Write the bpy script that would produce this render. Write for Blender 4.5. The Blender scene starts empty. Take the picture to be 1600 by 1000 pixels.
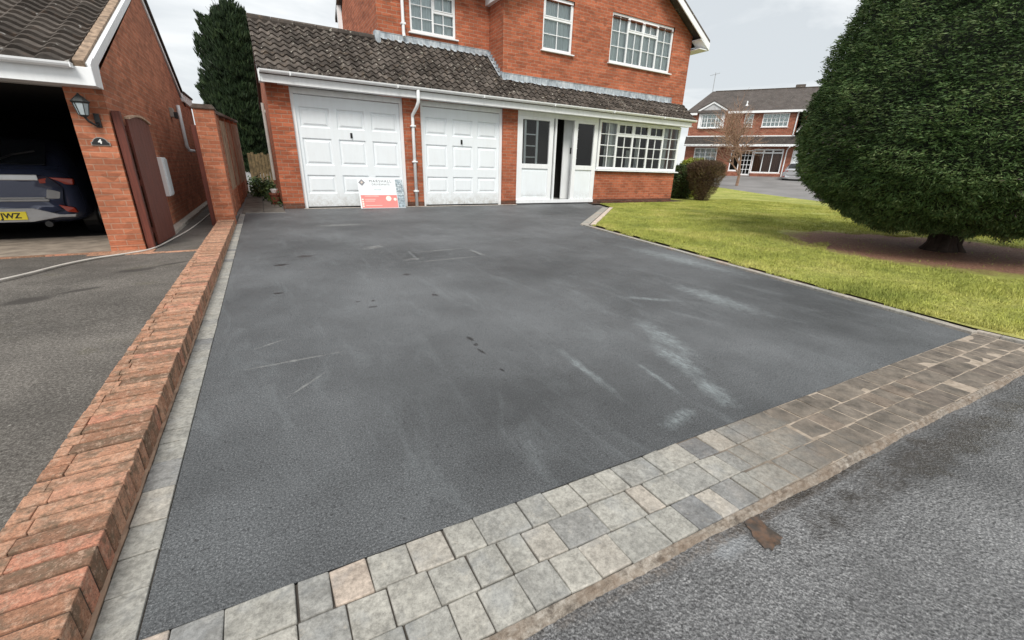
import bpy, bmesh, math, random
import numpy as np
from mathutils import Vector, Matrix
S = bpy.context.scene
COL = S.collection
RAD = math.radians
rnd = random.Random(7)
RNG = np.random.default_rng(11)

# ------------------------------------------------------------------ camera, world, sun, exposure
CAM = Vector((.079, -10.1, .90))
PITCH, ROLL, YAW = RAD(19.94), RAD(1.56), RAD(30.24)
def cam_axes():
    cy, sy = math.cos(YAW), math.sin(YAW)
    fwd = Vector((sy, cy, 0)); right = Vector((cy, -sy, 0)); up = Vector((0, 0, 1))
    f2 = fwd*math.cos(PITCH) - up*math.sin(PITCH); u2 = up*math.cos(PITCH) + fwd*math.sin(PITCH)
    return right*math.cos(ROLL) + u2*math.sin(ROLL), -right*math.sin(ROLL) + u2*math.cos(ROLL), f2
cr, cu, cf = cam_axes()
cd = bpy.data.cameras.new('camera'); cam = bpy.data.objects.new('camera', cd); COL.objects.link(cam)
cd.sensor_width = 36; cd.lens = 649.4/1600*36; cd.clip_start = .02; cd.clip_end = 2000
mw = Matrix(((cr.x, cu.x, -cf.x, CAM.x), (cr.y, cu.y, -cf.y, CAM.y), (cr.z, cu.z, -cf.z, CAM.z), (0, 0, 0, 1)))
cam.matrix_world = mw
S.camera = cam
S.view_settings.view_transform = 'Standard'; S.view_settings.look = 'None'
S.view_settings.exposure = .98; S.view_settings.gamma = 1

SUN_EL, SUN_AZ = RAD(48), RAD(205)          # azimuth from +Y towards +X
w = bpy.data.worlds.new('World'); S.world = w; w.use_nodes = True
nt = w.node_tree; nt.nodes.clear()
def N(nt, t, **k):
    n = nt.nodes.new(t)
    for a, b in k.items(): setattr(n, a, b)
    return n
out = N(nt, 'ShaderNodeOutputWorld'); bg = N(nt, 'ShaderNodeBackground'); sky = N(nt, 'ShaderNodeTexSky')
sky.sky_type = 'NISHITA'; sky.sun_disc = False; sky.sun_elevation = SUN_EL; sky.sun_rotation = SUN_AZ
sky.dust_density = 3; sky.air_density = 1
tc = N(nt, 'ShaderNodeTexCoord'); mp = N(nt, 'ShaderNodeMapping'); mp.inputs['Scale'].default_value = (1, 1, 3.2)
n1 = N(nt, 'ShaderNodeTexNoise'); n1.inputs['Scale'].default_value = 2.6; n1.inputs['Detail'].default_value = 7; n1.inputs['Roughness'].default_value = .55; n1.inputs['Distortion'].default_value = .4
rp = N(nt, 'ShaderNodeValToRGB'); e = rp.color_ramp.elements
e[0].position = .40; e[0].color = (3.5, 3.70, 3.82, 1); e[1].position = .58; e[1].color = (4.95, 5.05, 5.05, 1)
mx = N(nt, 'ShaderNodeMixRGB'); mx.inputs[0].default_value = .93
nt.links.new(tc.outputs['Generated'], mp.inputs[0]); nt.links.new(mp.outputs[0], n1.inputs['Vector'])
nt.links.new(n1.outputs[0], rp.inputs[0]); nt.links.new(sky.outputs[0], mx.inputs[1]); nt.links.new(rp.outputs[0], mx.inputs[2])
nt.links.new(mx.outputs[0], bg.inputs[0]); bg.inputs[1].default_value = .105
nt.links.new(bg.outputs[0], out.inputs[0])

ld = bpy.data.lights.new('sun', 'SUN'); ld.energy = 1.5; ld.angle = RAD(20); ld.color = (1, .96, .9)
lo = bpy.data.objects.new('sun', ld); COL.objects.link(lo)
sd = Vector((math.sin(SUN_AZ)*math.cos(SUN_EL), math.cos(SUN_AZ)*math.cos(SUN_EL), math.sin(SUN_EL)))
lo.rotation_euler = (-sd).to_track_quat('-Z', 'Y').to_euler()

# ------------------------------------------------------------------ material helpers
class NT:
    def __init__(s, name):
        s.m = bpy.data.materials.new(name); s.m.use_nodes = True; s.t = s.m.node_tree; s.t.nodes.clear()
        s.out = s.n('ShaderNodeOutputMaterial'); s.b = s.n('ShaderNodeBsdfPrincipled'); s.l(s.b.outputs[0], s.out.inputs[0])
        s.tc = s.n('ShaderNodeTexCoord')
    def n(s, t, **k): return N(s.t, t, **k)
    def l(s, a, b): s.t.links.new(a, b)
    def put(s, sock, v):
        if hasattr(v, 'is_output'): s.l(v, sock)
        elif isinstance(v, (tuple, list)) and len(v) == 3 and len(sock.default_value) == 4: sock.default_value = (*v, 1)
        else: sock.default_value = v
    def noise(s, sc, det=4, rough=.55, vec=None, stretch=None, dist=0):
        n = s.n('ShaderNodeTexNoise'); n.inputs['Scale'].default_value = sc; n.inputs['Detail'].default_value = det
        n.inputs['Roughness'].default_value = rough; n.inputs['Distortion'].default_value = dist
        v = vec or s.tc.outputs['Object']
        if stretch:
            m = s.n('ShaderNodeMapping'); m.inputs['Scale'].default_value = stretch[:3]
            if len(stretch) > 3: m.inputs['Rotation'].default_value = (0, 0, stretch[3])
            s.l(v, m.inputs[0]); v = m.outputs[0]
        s.l(v, n.inputs['Vector']); return n.outputs[0]
    def voro(s, sc, feat='F1', vec=None, out='Distance'):
        n = s.n('ShaderNodeTexVoronoi', feature=feat); n.inputs['Scale'].default_value = sc
        s.l(vec or s.tc.outputs['Object'], n.inputs['Vector']); return n.outputs[out]
    def ramp(s, x, stops, interp='LINEAR'):
        n = s.n('ShaderNodeValToRGB'); cr_ = n.color_ramp; cr_.interpolation = interp
        while len(cr_.elements) < len(stops): cr_.elements.new(.5)
        for el, (p, c) in zip(cr_.elements, stops):
            el.position = p; el.color = (c, c, c, 1) if isinstance(c, (int, float)) else (*c, 1)
        s.l(x, n.inputs[0]); return n.outputs[0]
    def mix(s, f, a, b, mode='MIX'):
        n = s.n('ShaderNodeMixRGB', blend_type=mode); s.put(n.inputs[0], f); s.put(n.inputs[1], a); s.put(n.inputs[2], b); return n.outputs[0]
    def math(s, op, a, b=0.0, clamp=False):
        n = s.n('ShaderNodeMath', operation=op, use_clamp=clamp); s.put(n.inputs[0], a); s.put(n.inputs[1], b); return n.outputs[0]
    def attr(s, name, o='Fac'):
        n = s.n('ShaderNodeAttribute', attribute_name=name); return n.outputs[o]
    def bump(s, h, st=.4, d=.01):
        n = s.n('ShaderNodeBump'); n.inputs['Strength'].default_value = st; n.inputs['Distance'].default_value = d
        s.l(h, n.inputs['Height']); s.l(n.outputs[0], s.b.inputs['Normal']); return n
    def set(s, col=None, rough=None, metal=None, spec=None):
        if col is not None: s.put(s.b.inputs['Base Color'], col)
        if rough is not None: s.put(s.b.inputs['Roughness'], rough)
        if metal is not None: s.b.inputs['Metallic'].default_value = metal
        if spec is not None: s.b.inputs['Specular IOR Level'].default_value = spec
        return s.m
    def sep(s):
        n = s.n('ShaderNodeSeparateXYZ'); s.l(s.tc.outputs['Object'], n.inputs[0]); return n.outputs

def plain(name, col, rough=.5, metal=0, var=.12, sc=6, bump=0):
    t = NT(name); nz = t.noise(sc, 5)
    a = tuple(c*(1-var) for c in col); b = tuple(min(1, c*(1+var)) for c in col)
    t.set(t.ramp(nz, [(.3, a), (.7, b)]), rough, metal)
    if bump: t.bump(t.noise(sc*20, 3), bump, .003)
    return t.m

def brick_mat(name, row=.075, wid=.225, c1=(.43, .135, .070), c2=(.32, .092, .048), mortar=(.38, .22, .15), var=.35, dark=.0):
    t = NT(name); b = t.n('ShaderNodeTexBrick')
    uv = t.n('ShaderNodeUVMap'); uv.uv_map = 'UV'
    b.inputs['Scale'].default_value = 1; b.inputs['Brick Width'].default_value = wid; b.inputs['Row Height'].default_value = row
    b.inputs['Mortar Size'].default_value = row*.10; b.inputs['Mortar Smooth'].default_value = .25; b.inputs['Bias'].default_value = -.1
    b.inputs['Color1'].default_value = (*c1, 1); b.inputs['Color2'].default_value = (*c2, 1); b.inputs['Mortar'].default_value = (*mortar, 1)
    t.l(uv.outputs[0], b.inputs['Vector'])
    big = t.noise(1.7, 5, vec=t.tc.outputs['Object']); sm = t.noise(30, 4)
    # single bricks paler or burnt: noise sampled coarsely
    cell = t.n('ShaderNodeTexVoronoi'); cell.inputs['Scale'].default_value = 1
    mpn = t.n('ShaderNodeMapping'); mpn.inputs['Scale'].default_value = (1/wid, 1/row, 1); t.l(uv.outputs[0], mpn.inputs[0]); t.l(mpn.outputs[0], cell.inputs['Vector'])
    tint = t.ramp(cell.outputs['Color'], [(0, .68), (.5, 1), (.85, 1.12), (1, 1.35)])
    c = t.mix(1, b.outputs['Color'], tint, 'MULTIPLY')
    c = t.mix(.9, c, t.ramp(big, [(.3, 1-var*.55), (.7, 1+var*.3)]), 'MULTIPLY')
    c = t.mix(.5, c, t.ramp(sm, [(.3, .75), (.7, 1.2)]), 'MULTIPLY')
    t.set(c, .85, spec=.25)
    h = t.math('ADD', t.math('MULTIPLY', b.outputs['Fac'], -1.0), t.math('MULTIPLY', sm, .35))
    t.bump(h, .6, .006)
    return t.m

MT = {}
MT['brick'] = brick_mat('house_brick', c1=(.46, .14, .07), c2=(.345, .096, .048))
MT['brick_small'] = brick_mat('neighbour_brick', .056, .165, (.50, .185, .10), (.41, .14, .075), (.47, .25, .165))
MT['brick_far'] = brick_mat('far_brick', .09, .26, (.34, .12, .07), (.27, .085, .05), (.33, .22, .17))
MT['brick_dark'] = brick_mat('plinth_brick', .06, .2, (.16, .07, .045), (.10, .045, .03), (.15, .11, .09))
def white_mat(name, c=(.88, .90, .91), rough=.35, dirt=.35):
    t = NT(name); a = t.noise(3, 6); b = t.noise(14, 5, stretch=(1, 1, .15))
    k = t.mix(dirt, c, t.ramp(a, [(.3, tuple(x*.86 for x in c)), (.65, c)]))
    k = t.mix(dirt*.5, k, t.ramp(b, [(.35, (.62, .62, .60)), (.6, c)]))
    t.set(k, rough); return t.m
MT['white'] = white_mat('white_plastic')
MT['door_white'] = white_mat('garage_door_white', (.84, .89, .92), .4, .2)
def grime(m):
    t_ = m.node_tree; b = next(n for n in t_.nodes if n.type == 'BSDF_PRINCIPLED'); src = b.inputs['Base Color'].links[0].from_socket
    q = NT('tmp'); bpy.data.materials.remove(q.m); q.t = t_; q.tc = next(n for n in t_.nodes if n.type == 'TEX_COORD')
    z = q.sep()[2]; f = q.n('ShaderNodeMapRange'); f.inputs['From Min'].default_value = .38; f.inputs['From Max'].default_value = .0
    q.l(z, f.inputs['Value']); g = q.math('MULTIPLY', f.outputs[0], q.ramp(q.noise(7, 6, .75), [(.38, .05), (.62, .75)]))
    q.l(q.mix(g, src, (.36, .33, .28)), b.inputs['Base Color'])
grime(MT['door_white'])
MT['cream'] = white_mat('cream_sill', (.74, .68, .60), .5)
MT['black'] = plain('black_plastic', (.012, .012, .013), .4)
MT['dark'] = plain('dark_interior', (.016, .014, .013), .9)  # near-black colour standing in for the shade of unlit interiors
MT['room'] = plain('room_shade', (.03, .025, .022), .9)  # darkness of unlit rooms put into the wall colour
MT['soffit'] = plain('grey_soffit_board', (.42, .42, .41), .6)  # grey board for porch ceiling, porch floor and lintel
MT['metal'] = plain('dull_metal', (.35, .35, .34), .4, .8)
MT['stone'] = plain('kerb_stone', (.42, .38, .33), .9, var=.3, sc=18, bump=.4)
MT['mortar'] = plain('sandy_mortar', (.40, .27, .19), .95, var=.3, sc=25, bump=.5)
MT['soil'] = plain('dark_soil', (.06, .034, .022), .95, var=.5, sc=12, bump=.7)
MT['wood_brown'] = None

def lead_mat():
    t = NT('lead_flashing'); a = t.noise(5, 6); b = t.noise(22, 4, stretch=(1, 1, .3))
    c = t.ramp(a, [(.3, (.17, .19, .21)), (.5, (.36, .42, .47)), (.7, (.60, .64, .66))])
    c = t.mix(.4, c, t.ramp(b, [(.35, (.14, .15, .16)), (.65, (.62, .66, .68))])); t.set(c, .6); t.bump(a, .4, .02); return t.m
MT['lead'] = lead_mat()

def tile_mat(name, base, light, rust, lk=.62):
    t = NT(name); a = t.noise(2.2, 5); b = t.noise(28, 5); r = t.attr('rnd')
    c = t.ramp(a, [(.3, tuple(x*.8 for x in base)), (.7, tuple(x*1.25 for x in base))])
    c = t.mix(.8, c, t.ramp(r, [(0, .5), (.6, 1), (1, 1.6)]), 'MULTIPLY')
    c = t.mix(t.ramp(t.noise(9, 5), [(.56, 0), (.72, .55)]), c, rust)
    c = t.mix(t.ramp(t.noise(15, 3), [(lk, 0), (lk+.04, .85)]), c, light)
    c = t.mix(.5, c, t.ramp(b, [(.3, .65), (.7, 1.3)]), 'MULTIPLY')
    t.set(c, .95, spec=.12); t.bump(b, .5, .005); return t.m
MT['tile'] = tile_mat('roof_tile', (.085, .073, .064), (.42, .40, .34), (.16, .12, .085), .64)
MT['tile_near'] = tile_mat('neighbour_roof_tile', (.095, .082, .072), (.34, .33, .31), (.14, .095, .07), .685)

def glass_mat(name, tint=(.9, .95, .96)):
    t = NT(name); t.t.nodes.remove(t.b)
    tr = t.n('ShaderNodeBsdfTransparent'); tr.inputs[0].default_value = (*tint, 1)
    gl = t.n('ShaderNodeBsdfGlossy'); gl.inputs['Roughness'].default_value = .03
    fr = t.n('ShaderNodeFresnel'); fr.inputs[0].default_value = 1.5
    nb = t.n('ShaderNodeBump'); nb.inputs['Strength'].default_value = .04; t.l(t.noise(3, 2), nb.inputs['Height']); t.l(nb.outputs[0], gl.inputs['Normal'])
    ms = t.n('ShaderNodeMixShader'); t.l(fr.outputs[0], ms.inputs[0]); t.l(tr.outputs[0], ms.inputs[1]); t.l(gl.outputs[0], ms.inputs[2])
    t.l(ms.outputs[0], t.out.inputs[0]); return t.m
MT['glass'] = glass_mat('window_glass')
def curtain_mat(name, c):
    t = NT(name); n = t.noise(9, 3, stretch=(3.2, 1, .12)); t.set(t.ramp(n, [(.35, tuple(x*.80 for x in c)), (.65, c)]), .9); return t.m
MT['net'] = curtain_mat('net_curtain', (.92, .97, .97))
MT['drape'] = curtain_mat('white_drape', (.88, .88, .88))
MT['rust_drape'] = curtain_mat('brown_drape', (.22, .10, .06))

def tarmac_mat():
    t = NT('driveway_tarmac'); o = t.tc.outputs['Object']
    sp = t.math('ADD', t.math('MULTIPLY', t.noise(170, 4, .85), .6), t.math('MULTIPLY', t.noise(380, 3, .8), .4)); sp2 = t.voro(150); big = t.noise(.55, 6, .6); mid = t.noise(3.1, 6, .65)
    c = t.ramp(sp, [(.36, (.018, .019, .020)), (.5, (.080, .085, .089)), (.63, (.24, .248, .255))])
    c = t.mix(1, c, t.ramp(big, [(.34, .62), (.66, 1.45)]), 'MULTIPLY')
    c = t.mix(1, c, t.ramp(mid, [(.25, .82), (.75, 1.15)]), 'MULTIPLY')
    # pale dusty scuffs swept towards the road
    st = t.noise(2.3, 7, .7, stretch=(2.4, .55, 1, RAD(-14)), dist=.8)
    grit = t.ramp(t.noise(60, 4, .8), [(.42, 0), (.6, 1)])
    c = t.mix(t.math('MULTIPLY', t.ramp(st, [(.53, 0), (.80, .42)]), t.math('ADD', t.math('MULTIPLY', grit, .7), .3)), c, (.30, .33, .34))
    chips = t.ramp(t.voro(150), [(.10, 1), (.17, 0)]); c = t.mix(t.math('MULTIPLY', chips, .55), c, (.30, .305, .31))
    pits = t.ramp(t.voro(190, vec=t.tc.outputs['Object'], out='Distance'), [(.10, 0), (.14, 0)]); c = t.mix(t.ramp(t.noise(48, 6, .85), [(.36, .75), (.44, 0)]), c, (.012, .012, .013))
    nzd = t.noise(15, 6, .75)
    mr_ = t.n('ShaderNodeMapping', vector_type='TEXTURE'); mr_.inputs['Location'].default_value = (1.73, -5.76, 0); mr_.inputs['Rotation'].default_value = (0, 0, -.1); mr_.inputs['Scale'].default_value = (.37, .25, 1)
    t.l(o, mr_.inputs[0]); sx = t.n('ShaderNodeSeparateXYZ'); t.l(mr_.outputs[0], sx.inputs[0])
    rm_ = t.math('MAXIMUM', t.math('ABSOLUTE', sx.outputs[0]), t.math('ABSOLUTE', sx.outputs[1]))
    c = t.mix(t.math('MULTIPLY', t.ramp(rm_, [(.91, 0), (.94, 1), (1.0, 1), (1.03, 0)]), t.ramp(t.noise(9, 4), [(.42, .1), (.6, .55)])), c, (.20, .21, .215))
    c = t.mix(t.math('MULTIPLY', t.ramp(rm_, [(.80, 0), (.86, 1), (.91, 1), (.93, 0)]), .35), c, (.02, .02, .022))
    def blob(x, y, rx, ry, a, soft=.35, k=2.2):
        m = t.n('ShaderNodeMapping', vector_type='TEXTURE'); m.inputs['Location'].default_value = (x, y, 0); m.inputs['Rotation'].default_value = (0, 0, a); m.inputs['Scale'].default_value = (rx, ry, 1)
        t.l(o, m.inputs[0]); l = t.n('ShaderNodeVectorMath', operation='LENGTH'); t.l(m.outputs[0], l.inputs[0])
        d = t.math('ADD', l.outputs['Value'], t.math('MULTIPLY', t.math('SUBTRACT', nzd, .5), k))
        return t.ramp(d, [(max(.0, .6-soft), 1), (.6+soft, 0)])
    def acc(l):
        r = l[0]
        for q in l[1:]: r = t.math('MAXIMUM', r, q)
        return r
    dk = acc([blob(*q, .12, 1.2) for q in [(.36, -5.35, .13, .07, 0), (.12, -5.7, .09, .06, .3), (.06, -6.71, .05, .035, 0), (.61, -7.32, .045, .028, 0), (.64, -7.18, .035, .02, 1),
        (1.07, -6.52, .05, .06, 0), (1.08, -7.23, .03, .055, .2), (.965, -8.12, .022, .06, .1), (.958, -8.21, .035, .018, 1.1), (.945, -8.3, .012, .06, .1), (.94, -8.54, .012, .035, .1), (.54, -7.16, .03, .02, 0)]])
    wh = acc([blob(*q, .3) for q in [(.08, -8.0, .28, .014, .03), (.0, -7.72, .10, .012, .5), (.12, -8.28, .16, .010, .8), (1.10, -5.08, .22, .10, .6), (1.32, -5.9, .12, .06, .3), (1.05, -2.95, .5, .16, 0), (2.08, -5.8, .03, .3, 0.1),
        (1.72, -5.55, .5, .02, 0.05), (1.6, -6.05, .5, .02, .05)]])
    wt = acc([blob(*q, .45) for q in [(1.80, -8.85, .08, .28, -.3), (1.36, -9.22, .12, .045, .2), (1.68, -9.14, .07, .16, -.3), (1.98, -8.6, .09, .35, -.3), (1.55, -8.95, .02, .2, -.2), (4.0, -7.0, .20, .9, -.06), (3.0, -8.2, .14, .5, -.1), (2.5, -8.0, .05, .25, .9), (1.3, -8.7, .03, .3, -.1)]])
    c = t.mix(t.math('MULTIPLY', t.math('MULTIPLY', wt, .48), t.ramp(t.noise(26, 6, .85, stretch=(1.6, .6, 1, .3)), [(.4, .08), (.6, 1)])), c, (.42, .48, .49))
    c = t.mix(t.math('MULTIPLY', t.math('MULTIPLY', wh, .45), t.ramp(t.noise(21, 6, .8), [(.38, .1), (.6, 1)])), c, (.40, .40, .38))
    c = t.mix(t.math('MULTIPLY', dk, .92), c, (.008, .008, .009))
    rg = t.ramp(mid, [(.3, .56), (.7, .72)])
    t.set(c, t.math('SUBTRACT', rg, t.math('MULTIPLY', dk, .3)), spec=.5)
    t.bump(t.math('ADD', sp, sp2), .45, .005); return t.m
MT['tarmac'] = tarmac_mat()

def old_tarmac():
    t = NT('old_neighbour_tarmac'); sp = t.math('ADD', t.math('MULTIPLY', t.noise(90, 4, .8), .6), t.math('MULTIPLY', t.noise(240, 3, .7), .4)); big = t.noise(1.1, 6, .62); mid = t.noise(6, 6, .65); o = t.tc.outputs['Object']
    c = t.ramp(sp, [(.36, (.04, .034, .029)), (.5, (.125, .113, .100)), (.64, (.30, .28, .25))])
    c = t.mix(1, c, t.ramp(big, [(.3, .62), (.7, 1.22)]), 'MULTIPLY'); c = t.mix(1, c, t.ramp(mid, [(.3, .8), (.7, 1.15)]), 'MULTIPLY')
    c = t.mix(t.ramp(t.noise(1.9, 6, .7), [(.58, 0), (.75, .4)]), c, (.13, .115, .055))
    nz = t.noise(9, 4)
    for x, y, rx, ry, a in [(-.95, -5.62, .16, .09, .6), (-.72, -5.4, .22, .04, .7), (-1.32, -6.42, .16, .10, .5), (-1.10, -6.24, .16, .04, .6)]:
        m = t.n('ShaderNodeMapping', vector_type='TEXTURE'); m.inputs['Location'].default_value = (x, y, 0); m.inputs['Rotation'].default_value = (0, 0, a); m.inputs['Scale'].default_value = (rx, ry, 1)
        t.l(o, m.inputs[0]); l = t.n('ShaderNodeVectorMath', operation='LENGTH'); t.l(m.outputs[0], l.inputs[0])
        d = t.math('ADD', l.outputs['Value'], t.math('MULTIPLY', t.math('SUBTRACT', nz, .5), 1.4))
        c = t.mix(t.ramp(d, [(.6, .75), (.95, 0)]), c, (.045, .04, .036))
    c = t.mix(t.ramp(t.voro(11), [(.03, .7), (.05, 0)]), c, (.45, .43, .38))
    t.set(c, .85, spec=.3); t.bump(sp, .5, .004); return t.m
MT['old_tarmac'] = old_tarmac()

def road_mat():
    t = NT('wet_road'); sp = t.math('ADD', t.math('MULTIPLY', t.noise(120, 5, .85), .5), t.math('MULTIPLY', t.noise(290, 3, .75), .5)); v = t.voro(120); big = t.noise(1.6, 6, .62); o = t.tc.outputs['Object']
    c = t.ramp(sp, [(.37, (.026, .026, .027)), (.49, (.115, .115, .117)), (.62, (.37, .37, .37))])
    c = t.mix(1, c, t.ramp(big, [(.3, .5), (.7, 1.6)]), 'MULTIPLY')
    nz = t.noise(7, 6, .75)
    def blob(x, y, rx, ry, a, lo=.4, hi=1.0, k=1.8):
        m = t.n('ShaderNodeMapping', vector_type='TEXTURE'); m.inputs['Location'].default_value = (x, y, 0); m.inputs['Rotation'].default_value = (0, 0, a); m.inputs['Scale'].default_value = (rx, ry, 1)
        t.l(o, m.inputs[0]); l = t.n('ShaderNodeVectorMath', operation='LENGTH'); t.l(m.outputs[0], l.inputs[0])
        d = t.math('ADD', l.outputs['Value'], t.math('MULTIPLY', t.math('SUBTRACT', nz, .5), k)); return t.ramp(d, [(lo, 1), (hi, 0)])
    wet = t.math('MAXIMUM', blob(2.1, -9.80, 1.1, .085, -.06, k=2.8), blob(1.45, -9.675, .5, .028, -.04, k=2.2)); wet2 = blob(1.125, -9.70, .07, .05, -.02); pale = blob(1.0, -9.685, .09, .035, 0, k=2.4)
    w_ = t.math('MAXIMUM', wet, wet2)
    c = t.mix(t.math('MULTIPLY', pale, .45), c, (.36, .38, .40))  # sky reflection left of the puddle, painted as a lighter base colour
    mud = blob(1.15, -9.665, .8, .022, -.05)
    c = t.mix(t.math('MULTIPLY', mud, t.ramp(t.noise(60, 5, .8), [(.4, .05), (.6, .6)])), c, (.16, .115, .08))
    c = t.mix(t.math('MULTIPLY', w_, t.ramp(t.noise(30, 6, .85), [(.38, .1), (.55, .95)])), c, (.024, .021, .018))
    t.set(c, t.ramp(w_, [(0, .34), (1, .12)]), spec=.7)
    t.bump(t.math('ADD', sp, v), 1., .006); return t.m
MT['road'] = road_mat()
def far_ground():
    t = NT('far_asphalt'); a = t.noise(.6, 6); b = t.noise(60, 3)
    c = t.ramp(a, [(.3, (.17, .165, .16)), (.7, (.27, .26, .255))]); c = t.mix(.5, c, t.ramp(b, [(.3, .7), (.7, 1.2)]), 'MULTIPLY'); t.set(c, .8); return t.m
MT['ground'] = far_ground()
def sett_mat(name, mud=True):
    t = NT(name); r = t.attr('rnd'); sp = t.noise(75, 5, .8); md = t.noise(14, 6, .7)
    c = t.ramp(r, [(0, (.18, .18, .18)), (.14, (.24, .238, .23)), (.45, (.315, .307, .278)), (.8, (.365, .35, .312)), (.95, (.40, .36, .31)), (1, (.43, .36, .30))])
    c = t.mix(.9, c, t.ramp(sp, [(.35, .62), (.65, 1.35)]), 'MULTIPLY'); c = t.mix(.9, c, t.ramp(md, [(.3, .72), (.7, 1.22)]), 'MULTIPLY')
    c = t.mix(t.ramp(t.noise(9, 4, .6), [(.55, 0), (.7, .3)]), c, (.27, .29, .31)); c = t.mix(t.ramp(t.noise(24, 6, .8), [(.58, 0), (.68, .35)]), c, (.50, .45, .37))
    if mud:
        X, Y, Z = t.sep(); nz = t.noise(3.5, 5, .7)
        ms = t.ramp(t.math('ADD', X, t.math('MULTIPLY', t.math('SUBTRACT', nz, .5), 1.4)), [(.0, 0), (1, 1)])
        s2 = t.n('ShaderNodeMapRange'); s2.inputs['From Min'].default_value = 1.15; s2.inputs['From Max'].default_value = 1.75; s2.clamp = True
        t.l(t.math('ADD', X, t.math('MULTIPLY', t.math('SUBTRACT', nz, .5), 1.2)), s2.inputs['Value'])
        b2 = t.n('ShaderNodeTexCoord')
        c = t.mix(t.math('MULTIPLY', s2.outputs[0], .80), c, t.mix(t.ramp(md, [(.35, 0), (.65, 1)]), (.062, .048, .036), (.19, .15, .115)))
    t.set(c, .78, spec=.35); t.bump(t.math('ADD', sp, t.math('MULTIPLY', md, 2.)), .5, .004); return t.m
MT['sett'] = sett_mat('sett_stone'); MT['sett_clean'] = sett_mat('sett_stone_clean', False)
def edging_brick():
    t = NT('edging_brick'); r = t.attr('rnd'); sp = t.noise(150, 5, .85); md = t.noise(22, 6, .75)
    c = t.ramp(r, [(0, (.22, .13, .085)), (.3, (.44, .22, .135)), (.7, (.57, .32, .21)), (1, (.54, .245, .16))])
    c = t.mix(.95, c, t.ramp(sp, [(.35, .45), (.65, 1.5)]), 'MULTIPLY')
    c = t.mix(t.ramp(md, [(.47, 0), (.60, .8)]), c, (.17, .125, .085)); c = t.mix(t.ramp(t.noise(48, 6, .85), [(.52, 0), (.62, .6)]), c, (.66, .45, .33)); c = t.mix(t.ramp(t.noise(75, 5, .85), [(.56, 0), (.64, .7)]), c, (.12, .08, .055))
    t.set(c, .9, spec=.25); t.bump(t.math('ADD', sp, md), .8, .005); return t.m
MT['edging_brick'] = edging_brick()
def grass_mat(name, blades=False):
    t = NT(name); a = t.noise(1.1, 6, .62); b = t.noise(9, 6, .7); r = t.noise(70, 3, .7)
    c = t.ramp(a, [(.28, (.23, .265, .060)), (.5, (.38, .40, .095)), (.72, (.55, .51, .17))])
    c = t.mix(.75, c, t.ramp(b, [(.3, .58), (.7, 1.3)]), 'MULTIPLY'); c = t.mix(t.ramp(t.noise(3.2, 6, .75), [(.56, 0), (.7, .6)]), c, (.14, .20, .035))
    c = t.mix(.8, c, t.ramp(r, [(.3, .75), (.7, 1.25)]), 'MULTIPLY')
    if not blades:
        n = t.n('ShaderNodeVectorMath', operation='DISTANCE'); t.l(t.tc.outputs['Object'], n.inputs[0]); n.inputs[1].default_value = (7.9, -8.0, 0)
        d = t.math('ADD', n.outputs['Value'], t.math('MULTIPLY', t.math('SUBTRACT', t.noise(2.2, 6, .7), .5), 1.1))
        m = t.n('ShaderNodeMapRange'); m.inputs['From Min'].default_value = 1.45; m.inputs['From Max'].default_value = 1.85; t.l(d, m.inputs['Value'])
        mul = t.ramp(t.noise(45, 5, .75), [(.3, (.13, .066, .042)), (.55, (.32, .17, .115)), (.72, (.48, .30, .21))])
        c = t.mix(m.outputs[0], mul, c); t.bump(t.math('ADD', r, b), .9, .03)
    else:
        c = t.mix(.6, c, t.ramp(t.attr('rnd'), [(0, .6), (1, 1.4)]), 'MULTIPLY')
    t.set(c, .75, spec=.2); return t.m
MT['lawn'] = grass_mat('lawn'); MT['blade'] = grass_mat('grass_blade', True)
def leaf_mat(name, c0, c1, c2, trans=.0):
    t = NT(name); r = t.attr('rnd'); a = t.noise(1.6, 5, .6); b = t.noise(6, 4, .6)
    c = t.ramp(r, [(0, c0), (.55, c1), (1, c2)]); c = t.mix(.9, c, t.ramp(a, [(.3, .65), (.7, 1.3)]), 'MULTIPLY'); c = t.mix(.7, c, t.ramp(b, [(.3, .7), (.7, 1.25)]), 'MULTIPLY')
    t.set(c, .6, spec=.25); return t.m
MT['yew'] = leaf_mat('yew_foliage', (.026, .054, .016), (.070, .128, .038), (.16, .205, .08))
MT['yew_bare'] = leaf_mat('yew_bare_twigs', (.06, .045, .045), (.15, .115, .11), (.25, .20, .195))
MT['cypress'] = leaf_mat('cypress_foliage', (.008, .016, .007), (.018, .036, .013), (.038, .060, .020))
MT['shrub_green'] = leaf_mat('shrub_leaves', (.02, .045, .02), (.055, .095, .03), (.10, .14, .04))
MT['shrub_lime'] = leaf_mat('lime_leaves', (.16, .20, .03), (.30, .36, .05), (.42, .46, .09))
MT['shrub_brown'] = leaf_mat('brown_twigs', (.05, .032, .022), (.13, .08, .052), (.17, .15, .06))
MT['bark'] = plain('bark', (.04, .026, .019), .95, var=.5, sc=9, bump=.9)
MT['pale_bark'] = plain('pale_bark', (.30, .19, .13), .9, var=.3, sc=9)
def wood(name, c):
    t = NT(name); n = t.noise(14, 5, .6, stretch=(6, 6, .35)); t.set(t.ramp(n, [(.3, tuple(x*.55 for x in c)), (.7, tuple(x*1.25 for x in c))]), .6); t.bump(n, .4, .004); return t.m
MT['wood_brown'] = wood('stained_wood', (.145, .034, .019)); MT['wood_pale'] = wood('weathered_wood', (.46, .31, .21)); MT['wood_dark'] = wood('dark_fence_wood', (.09, .045, .03))

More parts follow.
